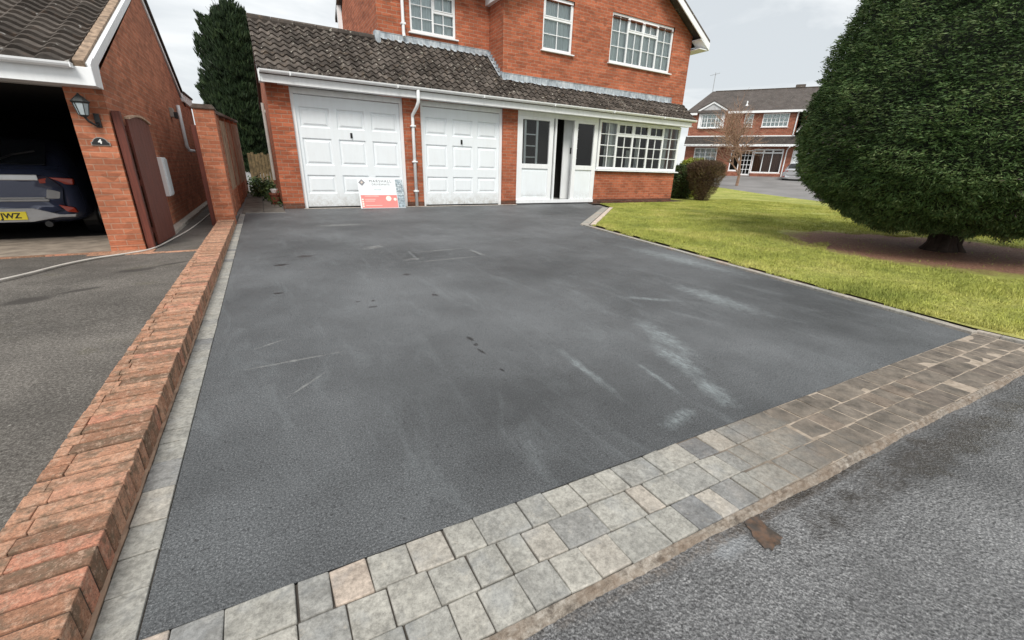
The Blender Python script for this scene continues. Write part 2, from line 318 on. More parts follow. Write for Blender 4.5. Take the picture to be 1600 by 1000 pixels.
# ------------------------------------------------------------------ mesh builder
class MB:
    def __init__(s): s.v = []; s.f = []; s.m = []; s.r = []; s.mi = 0; s.rv = None
    def face(s, pts, r=None):
        b = len(s.v); s.v += [tuple(p) for p in pts]; s.f.append(tuple(range(b, b+len(pts)))); s.m.append(s.mi)
        s.r.append(rnd.random() if r is None and s.rv is None else (s.rv if r is None else r)); return s
    def mesh(s, vs, fs):
        b = len(s.v); s.v += [tuple(p) for p in vs]
        for f in fs: s.f.append(tuple(b+i for i in f)); s.m.append(s.mi); s.r.append(rnd.random() if s.rv is None else s.rv)
        return s
    def box(s, x0, x1, y0, y1, z0, z1, r=None):
        if x0 > x1: x0, x1 = x1, x0
        if y0 > y1: y0, y1 = y1, y0
        if z0 > z1: z0, z1 = z1, z0
        old = s.rv; s.rv = rnd.random() if r is None else r
        v = [(x0,y0,z0),(x1,y0,z0),(x1,y1,z0),(x0,y1,z0),(x0,y0,z1),(x1,y0,z1),(x1,y1,z1),(x0,y1,z1)]
        s.mesh(v, [(0,3,2,1),(4,5,6,7),(0,1,5,4),(1,2,6,5),(2,3,7,6),(3,0,4,7)]); s.rv = old; return s
    def prism(s, poly, d, closed=True):
        """poly: list of 3d points, extruded by vector d"""
        d = Vector(d); n = len(poly); p = [Vector(q) for q in poly]; nrm = Vector((0,0,0))
        for i in range(n): nrm += p[i].cross(p[(i+1) % n])
        if nrm.dot(d) > 0: p.reverse()
        q = [a+d for a in p]; old = s.rv; s.rv = rnd.random() if old is None else old
        fs = [tuple(range(n)), tuple(range(2*n-1, n-1, -1))] if closed else []
        s.mesh(p+q, fs+[((i+1) % n, i, i+n, (i+1) % n+n) for i in range(n)]); s.rv = old; return s
    def tube(s, pts, r, n=8, cap=True):
        pts = [Vector(p) for p in pts]; rs = r if isinstance(r, (list, tuple)) else [r]*len(pts); vs = []; fs = []
        prev = None
        for i, p in enumerate(pts):
            t = (pts[min(i+1, len(pts)-1)]-pts[max(i-1, 0)]).normalized()
            a = t.orthogonal().normalized() if prev is None else (prev - t*prev.dot(t)).normalized(); prev = a; b = t.cross(a)
            vs += [p+(a*math.cos(2*math.pi*k/n)+b*math.sin(2*math.pi*k/n))*rs[i] for k in range(n)]
        for i in range(len(pts)-1):
            for k in range(n): fs.append((i*n+k, i*n+(k+1) % n, (i+1)*n+(k+1) % n, (i+1)*n+k))
        if cap: fs += [tuple(range(n-1, -1, -1)), tuple(range((len(pts)-1)*n, len(pts)*n))]
        return s.mesh(vs, fs)
    def cyl(s, a, b, r, n=16): return s.tube([a, b], r, n)
    def build(s, name, mats, parent=None, smooth=False, bevel=0, loc=None, subsurf=0, **props):
        me = bpy.data.meshes.new(name); me.from_pydata(s.v, [], s.f)
        if not isinstance(mats, (list, tuple)): mats = [mats]
        for m in mats: me.materials.append(MT[m] if isinstance(m, str) else m)
        me.polygons.foreach_set('material_index', s.m)
        if smooth: me.polygons.foreach_set('use_smooth', [True]*len(s.f))
        a = me.attributes.new('rnd', 'FLOAT', 'FACE'); a.data.foreach_set('value', s.r)
        uv = me.uv_layers.new(name='UV'); me.update()
        if len(s.f) < 60000:
            for p in me.polygons:
                n = p.normal; ax = max(range(3), key=lambda i: abs(n[i]))
                for li in p.loop_indices:
                    c = me.vertices[me.loops[li].vertex_index].co
                    uv.data[li].uv = (c.x+.07, c.z) if ax == 1 else ((c.y+.03, c.z) if ax == 0 else (c.x, c.y))
        o = bpy.data.objects.new(name, me); COL.objects.link(o)
        if parent: o.parent = parent
        if loc: o.location = loc
        if bevel:
            b = o.modifiers.new('bevel', 'BEVEL'); b.width = bevel; b.segments = 2; b.limit_method = 'ANGLE'; b.angle_limit = RAD(40)
        if subsurf:
            b = o.modifiers.new('subsurf', 'SUBSURF'); b.levels = subsurf; b.render_levels = subsurf
        for k, v in props.items(): o[k] = v
        return o
def bulk(name, verts, nper, r, mat, parent=None, mats2=None, mi=None):
    """verts: (n, nper, 3) array of separate polygons"""
    n = verts.shape[0]; me = bpy.data.meshes.new(name)
    me.vertices.add(n*nper); me.vertices.foreach_set('co', verts.astype(np.float32).ravel())
    me.loops.add(n*nper); me.loops.foreach_set('vertex_index', np.arange(n*nper, dtype=np.int32))
    me.polygons.add(n); me.polygons.foreach_set('loop_start', np.arange(0, n*nper, nper, dtype=np.int32))
    me.polygons.foreach_set('loop_total', np.full(n, nper, dtype=np.int32))
    for m in (mat if isinstance(mat, list) else [mat]): me.materials.append(MT[m])
    if mi is not None: me.polygons.foreach_set('material_index', mi.astype(np.int32))
    a = me.attributes.new('rnd', 'FLOAT', 'FACE'); a.data.foreach_set('value', r.astype(np.float32))
    me.update(calc_edges=True); me.validate()
    o = bpy.data.objects.new(name, me); COL.objects.link(o)
    if parent: o.parent = parent
    return o
def thing(name, label, cat, loc=(0, 0, 0), rotz=0, group=None):
    o = bpy.data.objects.new(name, None); COL.objects.link(o); o.location = loc; o.rotation_euler = (0, 0, rotz)
    o['label'] = label; o['category'] = cat
    if group: o['group'] = group
    return o
def tag(o, label, cat, group=None):
    o['label'] = label; o['category'] = cat
    if group: o['group'] = group
    return o
def base_at(t):
    """keep children built in world coordinates in place when their Empty stands elsewhere"""
    return Matrix.Translation(-t.location)
def shift(o, t):
    o.matrix_parent_inverse = Matrix.Translation(t.location).inverted(); return o
def kind(o, k='structure'): o['kind'] = k; return o
def sn(P, seed, n=9, f=1.0, st=(1, 1, 1)):
    g = np.random.default_rng(seed); r = np.zeros(len(P))
    for i in range(n):
        k = g.normal(size=3)*f*np.array(st); r += np.sin(P@k+g.uniform(0, 6.28))
    return r/math.sqrt(n)

# ------------------------------------------------------------------ terrain and ground sheets
def th(x, y):
    t = (x-.08)*.86+(y+10.1)*.51
    return 0 if t < 18 else min(1.05, .9*((t-18)/20)**2)
g = MB(); xs = [-120, -60, -30, -12, -4, 0, 4, 8, 12] + list(range(14, 50, 2)) + [56, 70, 120, 250]
ys = [-120, -60, -30, -22, -18, -14, -12, -10] + list(range(-8, 40, 2)) + [50, 80, 250]
vs = [(x, y, th(x, y)-.03) for y in ys for x in xs]; nx = len(xs)
g.mesh(vs, [(j*nx+i, j*nx+i+1, (j+1)*nx+i+1, (j+1)*nx+i) for j in range(len(ys)-1) for i in range(nx-1)])
kind(g.build('ground', 'ground', smooth=True))

def fl(x): return -9.262-.045*(x+.26)                  # front edge of the new tarmac
def rowline(k, x): return -9.262-k*.098-(.045+.002*k)*(x+.26)
d = MB(); d.face([(-.27, fl(-.27)+.004, 0), (3.80, fl(3.8)+.004, 0), (4.86, -4.22, 0), (7.86, -1.38, 0), (8.45, -.03, 0), (.40, -.03, 0), (.40, -.80, 0), (-.27, -.80, 0)])
kind(d.build('driveway', 'tarmac'))
r_ = MB(); pts = [(-1.2, rowline(3, -1.2)-.005), (6.5, rowline(3, 6.5)-.005)]
r_.face([(-60, -60, -.012), (60, -60, -.012), (60, -14, -.012), (3.9, -10.1, -.012), (3.84, rowline(3, 3.84)-.005, -.012), (-1.2, rowline(3, -1.2)-.005, -.012), (-60, -9.53, -.012)])
kind(r_.build('road', 'road'))
nd = MB(); YS = [-9.55, -7.5, -6.0, -4.4, 3.5]; ZS = [.055, .055, .04, 0, 0]
for i in range(4): nd.face([(-14, YS[i], ZS[i]), (-.575, YS[i], ZS[i]), (-.575, YS[i+1], ZS[i+1]), (-14, YS[i+1], ZS[i+1])])
kind(nd.build('neighbour_driveway', 'old_tarmac'))

# puddle beside the setts
pu = MB(); pu.face([(x, y, -.0085) for x, y in [(1.1084, -9.6534), (1.1251, -9.6524), (1.1419, -9.6521), (1.1545, -9.6557), (1.174, -9.6551), (1.1654, -9.6647), (1.157, -9.6719), (1.1533, -9.6828), (1.1479, -9.6897), (1.1474, -9.6991), (1.1494, -9.7126), (1.1512, -9.7229), (1.1489, -9.7358), (1.1334, -9.7358), (1.124, -9.7445), (1.1074, -9.7388), (1.0827, -9.7454), (1.0835, -9.7359), (1.0725, -9.7313), (1.0768, -9.7176), (1.0794, -9.7067), (1.0802, -9.6946), (1.0963, -9.6803), (1.0982, -9.6682)]])
t = NT('puddle_water'); t.set(t.ramp(t.noise(35, 4), [(.42, (.045, .032, .022)), (.6, (.115, .062, .034))]), t.ramp(t.noise(40, 4), [(.45, .03), (.62, .3)]), spec=.6); MT['puddle'] = t.m
kind(pu.build('puddle', 'puddle'))

# rows of setts along the road and up the left edge
sb = MB(); bed = MB()
for k in range(3):
    x = -1.0+rnd.random()*.05
    while x < 3.80:
        L = rnd.choice([.068, .085, .095, .095, .134]); L = 3.822-x if x+L > 3.77 else L; gp = .0013 if x < 1.2 else .0022; a, b = x+gp, x+L-gp
        y1a, y1b, y0a, y0b = rowline(k, a)-gp, rowline(k, b)-gp, rowline(k+1, a)+gp, rowline(k+1, b)+gp
        j = lambda s=.0022: rnd.uniform(-s, s); zt = .006+j(.002); sb.rv = min(1, max(0, rnd.gauss(.55, .26)))
        q = [(a+j(), y0a+j(), zt+j()), (b+j(), y0b+j(), zt+j()), (b+j(), y1b+j(), zt+j()), (a+j(), y1a+j(), zt+j())]
        sb.mesh([(p[0], p[1], -.02) for p in q]+q, [(4, 5, 6, 7), (0, 1, 5, 4), (1, 2, 6, 5), (2, 3, 7, 6), (3, 0, 4, 7)]); x += L
sb.rv = None
so = kind(sb.build('sett_paving', 'sett', bevel=.0035))
bed.face([(-1.1, rowline(3, -1.1), -.002), (1.2, rowline(3, 1.2), -.002), (1.2, rowline(0, 1.2), -.002), (-1.1, rowline(0, -1.1), -.002)]); bed.face([(1.2, rowline(3, 1.2), .0025), (3.83, rowline(3, 3.83), .0048), (3.83, rowline(0, 3.83), .0048), (1.2, rowline(0, 1.2), .0025)])
t = NT('joint_sand'); X_, Yq_, Zq_ = t.sep(); mr = t.n('ShaderNodeMapRange'); mr.inputs['From Min'].default_value = 1.0; mr.inputs['From Max'].default_value = 1.8; t.l(t.math('ADD', X_, t.math('MULTIPLY', t.math('SUBTRACT', t.noise(3.5, 5, .7), .5), 1.2)), mr.inputs['Value'])
t.set(t.mix(mr.outputs[0], (.07, .06, .05), t.ramp(t.noise(30, 4), [(.3, (.24, .195, .15)), (.6, (.42, .35, .28))])), .95); MT['joint'] = t.m
kind(bed.build('sett_bedding', 'joint'))
kb = MB(); nk = 420; prev = None                          # broken mortar haunch between setts and road
for i in range(nk+1):
    x = -1.1+4.93*i/nk; w0 = .019+.003*math.sin(x*5)+.002*math.sin(x*17+1)+rnd.uniform(-.0015, .0015); y1 = rowline(3, x)-.001
    cur = [(x, y1, .0035+rnd.uniform(-.001, .001)), (x, y1-w0*.55, .0025+rnd.uniform(-.002, .0015)), (x, y1-w0*.62, -.004+rnd.uniform(-.002, .002)), (x, y1-w0, -.005+rnd.uniform(-.002, .002)), (x, y1-w0-.004, -.0125)]
    if prev:
        for q in range(4): kb.face([prev[q+1], cur[q+1], cur[q], prev[q]])
    prev = cur
t = NT('haunch_mortar'); c = t.ramp(t.noise(38, 6, .8), [(.38, (.12, .10, .082)), (.5, (.28, .245, .205)), (.62, (.44, .40, .35))]); c = t.mix(t.ramp(t.noise(7, 5, .7), [(.42, 0), (.6, .55)]), c, (.20, .14, .095)); t.set(c, .9); t.bump(t.noise(60, 5, .8), .9, .006); MT['haunch'] = t.m
kind(kb.build('mortar_edge', 'haunch'))
le = MB(); y = -9.60
while y < -.95:
    L = rnd.choice([.085, .11, .14]); j = lambda s=.001: rnd.uniform(-s, s); zt = .004+j(.001); le.rv = min(1, max(0, rnd.gauss(.42, .2)))
    if y+L > fl(-.3)-.001 or True:
        q = [(-.350+j(), y+.0018, zt+j()), (-.273+j(), y+.0018+j(), zt+j()), (-.273+j(), y+L-.0018, zt+j()), (-.350+j(), y+L-.0018, zt+j())]
        if y > fl(-.3)-.01: le.mesh([(p[0], p[1], -.02) for p in q]+q, [(4, 5, 6, 7), (0, 1, 5, 4), (1, 2, 6, 5), (2, 3, 7, 6), (3, 0, 4, 7)])
    y += L
le.rv = None
kind(le.build('sett_edging', 'sett_clean', bevel=.002))
lb = MB(); lb.box(-.372, -.2705, -9.6, -.80, -.03, -.0025); kind(lb.build('edging_bedding', 'joint'))
ms = MB(); y = -9.58
while y < -2.5:
    L = rnd.uniform(.05, .2); ms.prism([(-.362, y, 0), (-.350-rnd.uniform(0, .004), y, 0), (-.350-rnd.uniform(0, .004), y+L, 0), (-.362, y+L, 0)], (0, 0, .006)); y += L
kind(ms.build('mortar_fillet', 'mortar'))

# right-hand kerb of the drive, and the setts round the lawn's corner
kr = MB()
def strip(M, a, b, w, z0, z1, seg, jit=.001, gap=.002):
    a = Vector((*a, 0)); b = Vector((*b, 0)); t = (b-a); L = t.length; t /= L; n = Vector((t.y, -t.x, 0)); s = 0
    while s < L-1e-4:
        l = min(seg*rnd.uniform(.8, 1.2), L-s); p = a+t*(s+gap/2); q = a+t*(s+l-gap/2); M.rv = min(1, max(0, rnd.gauss(.8, .12)))
        M.prism([(p.x, p.y, z0), (q.x, q.y, z0), (q.x+n.x*w, q.y+n.y*w, z0), (p.x+n.x*w, p.y+n.y*w, z0)], (0, 0, z1-z0+rnd.uniform(-jit, jit))); s += l
    M.rv = None
strip(kr, (3.82, -9.435), (4.89, -4.24), .062, -.02, .014, .14)
strip(kr, (3.875, -9.436), (3.89, -9.90), -.045, -.02, .012, .11)
kind(kr.build('drive_kerb', 'sett_clean', bevel=.002))
kq = MB(); strip(kq, (4.90, -4.16), (7.82, -1.42), .15, -.02, .015, .16); kq.mi = 0
kind(kq.build('lawn_corner_setts', 'sett_clean', bevel=.004))
MT['pale_stone'] = plain('pale_mortar', (.60, .50, .42), .9, var=.2, sc=14)
kw = MB(); strip(kw, (5.02, -4.29), (7.94, -1.55), .09, -.02, .024, .5, .002, 0)
kind(kw.build('lawn_corner_haunch', 'pale_stone', bevel=.006))
sg = MB()
for a, b in [((3.89, -9.46), (4.97, -4.30)), ((3.89, -10.0), (3.885, -9.46))]:
    strip(sg, a, b, .05 if a[1] < b[1]-1 else .035, -.02, .002, .3, .003, 0)
kind(sg.build('lawn_edge_soil', 'soil'))

# lawn sheet following the terrain
lawn = [(3.93, -9.42), (3.94, -10.1), (17, -13.5), (18.6, -2.0), (22.6, 5.2), (23.6, 8.5), (16.5, 12), (12.9, 3), (12.75, -.25), (8.6, -.42), (8.02, -1.62), (5.06, -4.38)]
def inside(x, y, poly):
    c = False; n = len(poly)
    for i in range(n):
        x1, y1 = poly[i]; x2, y2 = poly[(i+1) % n]
        if (y1 > y) != (y2 > y) and x < (x2-x1)*(y-y1)/(y2-y1)+x1: c = not c
    return c
bm = bmesh.new(); vv = [bm.verts.new((x, y, 0)) for x, y in lawn]; bm.faces.new(vv)
for ax, lo_, hi_ in ((0, 4, 24), (1, -13, 12)):
    for q in np.arange(lo_, hi_, 1.0):
        co = (q, 0, 0) if ax == 0 else (0, q, 0); no = (1, 0, 0) if ax == 0 else (0, 1, 0)
        bmesh.ops.bisect_plane(bm, geom=bm.verts[:]+bm.edges[:]+bm.faces[:], plane_co=co, plane_no=no)
for v in bm.verts: v.co.z = th(v.co.x, v.co.y)+.014
me = bpy.data.meshes.new('lawn'); bm.normal_update(); bm.to_mesh(me); bm.free(); me.materials.append(MT['lawn'])
lw = bpy.data.objects.new('lawn', me); COL.objects.link(lw); kind(lw)
# blades
n = 230000; P = []
xs_ = 4+RNG.random(n*3)**1.5*12; ys_ = -10.05+RNG.random(n*3)*10.3
px, py = np.array([p[0] for p in lawn]), np.array([p[1] for p in lawn]); ins = np.zeros(len(xs_), bool)
for i in range(len(lawn)):
    x1, y1, x2, y2 = px[i], py[i], px[(i+1) % len(lawn)], py[(i+1) % len(lawn)]
    cnd = ((y1 > ys_) != (y2 > ys_)); xi = (x2-x1)*(ys_-y1)/((y2-y1) if y2 != y1 else 1e-9)+x1; ins ^= cnd & (xs_ < xi)
dd = np.hypot(xs_-7.9, ys_+8.0)+sn(np.c_[xs_, ys_, xs_*0], 3, f=3)*.22
nov = 2600; tt_ = RNG.random(nov)
xs_[:nov] = 3.90+(4.98-3.90)*tt_+RNG.normal(size=nov)*.012; ys_[:nov] = -9.46+(-4.32+9.46)*tt_; ins[:nov] = sn(np.c_[xs_[:nov]*0, ys_[:nov], xs_[:nov]*0], 8, f=9) > .1
keep = ins & ((dd > 1.62) | (RNG.random(len(xs_)) < .02))
xs_, ys_ = xs_[keep][:n], ys_[keep][:n]; n = len(xs_)
a = RNG.random(n)*6.28; h = RNG.uniform(.012, .034, n)*(1+.35*sn(np.c_[xs_, ys_, xs_*0], 5, f=4)); wd = RNG.uniform(.0018, .0032, n)+.0006*np.hypot(xs_, ys_+10)*.3; ln = RNG.normal(size=(n, 2))*.012
tz = np.array([th(x, y) for x, y in zip(xs_, ys_)])+.012
V = np.zeros((n, 3, 3)); V[:, 0] = np.c_[xs_+np.cos(a)*wd, ys_+np.sin(a)*wd, tz]; V[:, 1] = np.c_[xs_-np.cos(a)*wd, ys_-np.sin(a)*wd, tz]; V[:, 2] = np.c_[xs_+ln[:, 0], ys_+ln[:, 1], tz+h]
kind(bulk('grass', V, 3, RNG.random(n), 'blade'), 'stuff')

# passage slabs between the fence and the garage
ps = MB()
for i in range(14):
    for j_ in range(2):
        ps.box(-.33+j_*.36+.004, .03+j_*.36-.004, -.72+i*.6+.004, -.12+i*.6-.004, -.02, .004+rnd.uniform(0, .008))
MT['slab'] = plain('mossy_slab', (.15, .135, .115), .9, var=.5, sc=5, bump=.5)
kind(ps.build('path', 'slab', bevel=.006))
pe = MB(); pe.box(-.27, .40, -.80, -.73, -.02, .008); kind(pe.build('path_kerb', 'sett_clean', bevel=.004))
th_ = MB(); th_.box(.78, 5.98, -.095, -.032, -.02, .010); kind(th_.build('threshold_strip', 'stone', bevel=.003))
bs = MB(); bs.face([(8.45, -.42, .006), (13.2, -.26, .006), (13.9, .9, .006), (12.2, .9, .006), (12.2, -.03, .006), (8.45, -.03, .006)]); kind(bs.build('soil_bed', 'soil'))

# ------------------------------------------------------------------ low brick edging wall
be = MB(); y = -9.6; k = 0
while y < -2.46:
    p = .0556; s_ = rnd.uniform(-.002, .002); zt = .088+rnd.uniform(-.003, .003); sk = .006
    be.rv = min(1, max(0, rnd.gauss(.5, .34)))
    jb = lambda: rnd.uniform(-.0014, .0014)
    def brk(x0, x1):
        q = [(x0, y+.0040+jb(), zt+jb()), (x1+s_, y+.0040+sk*(x1-x0)*4+jb(), zt+jb()), (x1+s_, y+p-.0040+sk*(x1-x0)*4+jb(), zt+jb()), (x0, y+p-.0040+jb(), zt+jb())]
        be.mesh([(a_[0], a_[1], -.02) for a_ in q]+q, [(4, 5, 6, 7), (0, 1, 5, 4), (1, 2, 6, 5), (2, 3, 7, 6), (3, 0, 4, 7)])
    xb = rnd.choice([-.507, -.52, -.529]); brk(xb, -.3605); be.rv = min(1, max(0, rnd.gauss(.5, .2))); brk(-.562, xb-.0022)
    y += p; k += 1
be.rv = None
ew = be.build('brick_edging_wall', 'edging_brick', bevel=.0025)
tag(ew, 'long low weathered red brick kerb wall between the two driveways', 'wall')
cb = MB(); cb.box(-.556, -.363, -9.6, -2.46, -.02, .081); c_ = cb.build('mortar_bed', plain('dirty_mortar', (.07, .045, .032), .95, var=.5, sc=20, bump=.5), ew)

# ------------------------------------------------------------------ building helpers
def wall_y(M, y, th_k, x0, x1, z0, z1, holes=(), back=True):
    """wall facing -Y with rectangular holes (x0,x1,z0,z1); only outer faces and reveals"""
    X = sorted({x0, x1, *[h[0] for h in holes], *[h[1] for h in holes]}); Z = sorted({z0, z1, *[h[2] for h in holes], *[h[3] for h in holes]})
    X = [q for q in X if x0 <= q <= x1]; Z = [q for q in Z if z0 <= q <= z1]
    hit = lambda a, b: any(h[0] < a < h[1] and h[2] < b < h[3] for h in holes)
    for i in range(len(X)-1):
        for j in range(len(Z)-1):
            if hit((X[i]+X[i+1])/2, (Z[j]+Z[j+1])/2): continue
            a, b, c, d_ = X[i], X[i+1], Z[j], Z[j+1]
            M.face([(a, y, c), (b, y, c), (b, y, d_), (a, y, d_)])
            if back: M.face([(b, y+th_k, c), (a, y+th_k, c), (a, y+th_k, d_), (b, y+th_k, d_)])
    for h in holes:
        a, b, c, d_ = max(h[0], x0), min(h[1], x1), max(h[2], z0), min(h[3], z1)
        M.face([(a, y, c), (a, y, d_), (a, y+th_k, d_), (a, y+th_k, c)]); M.face([(b, y, d_), (b, y, c), (b, y+th_k, c), (b, y+th_k, d_)])
        if h[3] < z1: M.face([(a, y, d_), (b, y, d_), (b, y+th_k, d_), (a, y+th_k, d_)])
        if h[2] > z0: M.face([(b, y, c), (a, y, c), (a, y+th_k, c), (b, y+th_k, c)])
    for a in (x0, x1): M.face([(a, y, z0), (a, y+th_k, z0), (a, y+th_k, z1), (a, y, z1)])
    M.face([(x0, y, z1), (x1, y, z1), (x1, y+th_k, z1), (x0, y+th_k, z1)])

def window(parent, y, x0, x1, z0, z1, lights, fw=.055, bar=.018, backing='net', sill=True, depth=.07, gap=.022, sillmat='white', pname='window', roomdepth=.5, **kw):
    """lights: list of (f0,f1,transom z or None,cols,rows above,rows below); opening light gets its own thicker sash"""
    f = MB(); yb = y+depth
    f.box(x0, x1, y, yb, z0, z0+fw); f.box(x0, x1, y, yb, z1-fw, z1); f.box(x0, x0+fw, y, yb, z0+fw, z1-fw); f.box(x1-fw, x1, y, yb, z0+fw, z1-fw)
    ix0, ix1 = x0+fw, x1-fw; W = ix1-ix0
    def grid(a, b, c, d_, nc, nr):
        for i in range(1, nc): xx = a+(b-a)*i/nc; f.box(xx-bar/2, xx+bar/2, y+.012, yb-.012, c, d_)
        for i in range(1, nr): zz = c+(d_-c)*i/nr; f.box(a, b, y+.014, yb-.014, zz-bar/2, zz+bar/2)
    for i, (f0, f1, tr, nc, ra, rb) in enumerate(lights):
        a, b = ix0+W*f0, ix0+W*f1
        if i: f.box(a-fw*.4, a+fw*.4, y-.002, yb+.002, z0+fw, z1-fw)
        ia = a+(fw*.4 if i else 0); ib = b-(fw*.4 if i < len(lights)-1 else 0)
        if tr:
            f.box(ia, ib, y-.003, yb-.003, tr-fw*.45, tr+fw*.45); s_ = fw*.45
            # sash of the top opener
            ta, tb, tcz, td = ia, ib, tr+fw*.45, z1-fw
            f.box(ta, tb, y-.012, y+.03, tcz, tcz+s_); f.box(ta, tb, y-.012, y+.03, td-s_, td); f.box(ta, ta+s_, y-.012, y+.03, tcz+s_, td-s_); f.box(tb-s_, tb, y-.012, y+.03, tcz+s_, td-s_)
            grid(ta+s_, tb-s_, tcz+s_, td-s_, nc, ra); grid(ia, ib, z0+fw, tr-fw*.45, nc, rb)
        else: grid(ia, ib, z0+fw, z1-fw, nc, rb)
    fo = f.build(pname, 'white', parent, bevel=.004, **kw)
    g_ = MB(); yg = y+depth*.5; g_.face([(ix0-.01, yg, z0+fw-.01), (ix1+.01, yg, z0+fw-.01), (ix1+.01, yg, z1-fw+.01), (ix0-.01, yg, z1-fw+.01)]); g_.build('pane', 'glass', fo)
    if sill:
        s_ = MB(); s_.prism([(x0-.05, y-.10, z0-.045), (x0-.05, y+depth, z0-.045), (x0-.05, y+depth, z0-.002), (x0-.05, y-.10, z0-.018)], (x1-x0+.10, 0, 0)); s_.build('sill', sillmat, fo, bevel=.003)
    if backing:
        c = MB(); nn = max(10, int((x1-x0)*60)); yy = yb+gap; ph = rnd.random()*6; P_ = []
        for i in range(nn+1): P_.append((x0+(x1-x0)*i/nn, yy+.009*math.sin(i*.85+ph)+.004*math.sin(i*.37)))
        for i in range(nn):
            (a, b), (c2, d2) = P_[i], P_[i+1]; c.face([(a, b, z0), (c2, d2, z0), (c2, d2, z1), (a, b, z1)])
        c.build('curtain', backing, fo, smooth=True)
    rm = MB(); yr = yb+roomdepth   # box whose near-black colour stands in for the unlit room
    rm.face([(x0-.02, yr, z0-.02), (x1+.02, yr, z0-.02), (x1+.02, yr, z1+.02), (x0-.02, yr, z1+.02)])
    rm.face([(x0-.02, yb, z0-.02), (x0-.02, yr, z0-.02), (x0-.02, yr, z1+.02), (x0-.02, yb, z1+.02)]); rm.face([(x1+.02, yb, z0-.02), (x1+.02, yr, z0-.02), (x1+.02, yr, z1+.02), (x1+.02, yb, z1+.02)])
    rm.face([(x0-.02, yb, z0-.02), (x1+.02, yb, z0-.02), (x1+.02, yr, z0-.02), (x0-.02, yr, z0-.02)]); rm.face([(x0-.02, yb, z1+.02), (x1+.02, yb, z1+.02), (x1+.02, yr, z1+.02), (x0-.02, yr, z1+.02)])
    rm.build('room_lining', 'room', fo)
    return fo

def tiles(M, x0, x1, ya, za, slope, runs, pitch=.17, course=.165, amp=.024, lip=.034, x_org=0):
    """pantile sheet; (ya,za) eaves line, slope towards +Y; runs = [(xa, xb, slope length)]"""
    cs, sn_ = math.cos(slope), math.sin(slope)
    for xa, xb, L in runs:
        nc = int(math.ceil(L/course)); nxs = max(2, int(round((xb-xa)/(pitch/12))))
        xs2 = [xa+(xb-xa)*i/nxs for i in range(nxs+1)]
        for k in range(nc):
            s0, s1 = k*course, min(L, (k+1)*course)
            if s1-s0 < .01: continue
            tj = {}
            for i in range(nxs):
                tid = math.floor((xs2[i]-x_org+1e-4)/pitch)
                if tid not in tj: tj[tid] = (rnd.random(), rnd.uniform(-.003, .003))
            def h(x): u = ((x-x_org)/pitch) % 1; return amp*(math.sin(2*math.pi*u)+.12*math.sin(4*math.pi*u))
            def pt(x, s, o): return (x, ya+s*cs-o*sn_, za+s*sn_+o*cs)
            vs_ = []; fs_ = []; rr = []
            for i, x in enumerate(xs2):
                tid = math.floor((x-x_org+1e-4)/pitch); dj = tj.get(tid, (0, 0))[1]; hh = h(x)
                vs_ += [pt(x, s0-.012+dj, hh-.012), pt(x, s0-.014+dj, hh+lip*.85), pt(x, s0-.014+dj, hh+lip*.85), pt(x, s0-.002+dj, hh+lip), pt(x, (s0+s1)/2, hh+lip*.5), pt(x, s1, hh)]
            for i in range(nxs):
                r = tj[math.floor((xs2[i]-x_org+1e-4)/pitch)][0]; b = i*6
                for q in (0, 2, 3, 4): fs_.append((b+q, b+6+q, b+7+q, b+1+q)); rr.append(r)
            bb = len(M.v); M.v += vs_
            for f_, r in zip(fs_, rr): M.f.append(tuple(bb+i for i in f_)); M.m.append(M.mi); M.r.append(r)

def gutter(M, x0, x1, y, z, r=.055):
    prof = [(y+r*math.cos(a), z+r*math.sin(a)) for a in np.linspace(math.pi, 2*math.pi, 9)]
    prof += [(y+(r-.008)*math.cos(a), z+(r-.008)*math.sin(a)) for a in np.linspace(2*math.pi, math.pi, 9)]
    M.prism([(x0, a, b) for a, b in prof], (x1-x0, 0, 0))
    M.box(x0-.002, x0+.006, y-r, y+r, z-r*.9, z+.002); M.box(x1-.006, x1+.002, y-r, y+r, z-r*.9, z+.002)
    x = x0+.5
    while x < x1: M.box(x-.012, x+.012, y-r-.003, y+r, z-r-.003, z+.001); x += 2.0

# ------------------------------------------------------------------ the house
H = thing('brick_house', 'red brick detached house with two white garage doors, porch and long tiled lean-to roof', 'house', (6.3, 0, 0))
def hb(m, name, mats, par=None, **k):
    o = m.build(name, mats, par or H, **k)
    if par is None: shift(o, H)
    return o
D1 = (.80, 3.03); D2 = (3.42, 5.56); TOPZ = 2.31
for a, b in [(.40, D1[0]), (D1[1], D2[0]), (D2[1], 5.98)]:
    gw = MB(); gw.box(a, b, 0, .22, .11, TOPZ)
    if a < .5: gw.box(.40, .62, .221, 5.1, .11, 2.35)
    hb(gw, 'brick_pier', 'brick')
gw = MB(); gw.box(8.66, 12.08, 0, .22, .11, .905); gw.box(11.86, 12.08, .221, 1.2, .11, .905); hb(gw, 'bay_wall', 'brick')
for a, b in [(.40, D1[0]), (D1[1], D2[0]), (D2[1], 5.98), (8.66, 12.085)]:
    pl = MB(); pl.box(a-.003, b+.003, -.006, .2, -.03, .108); hb(pl, 'plinth', 'brick_dark')
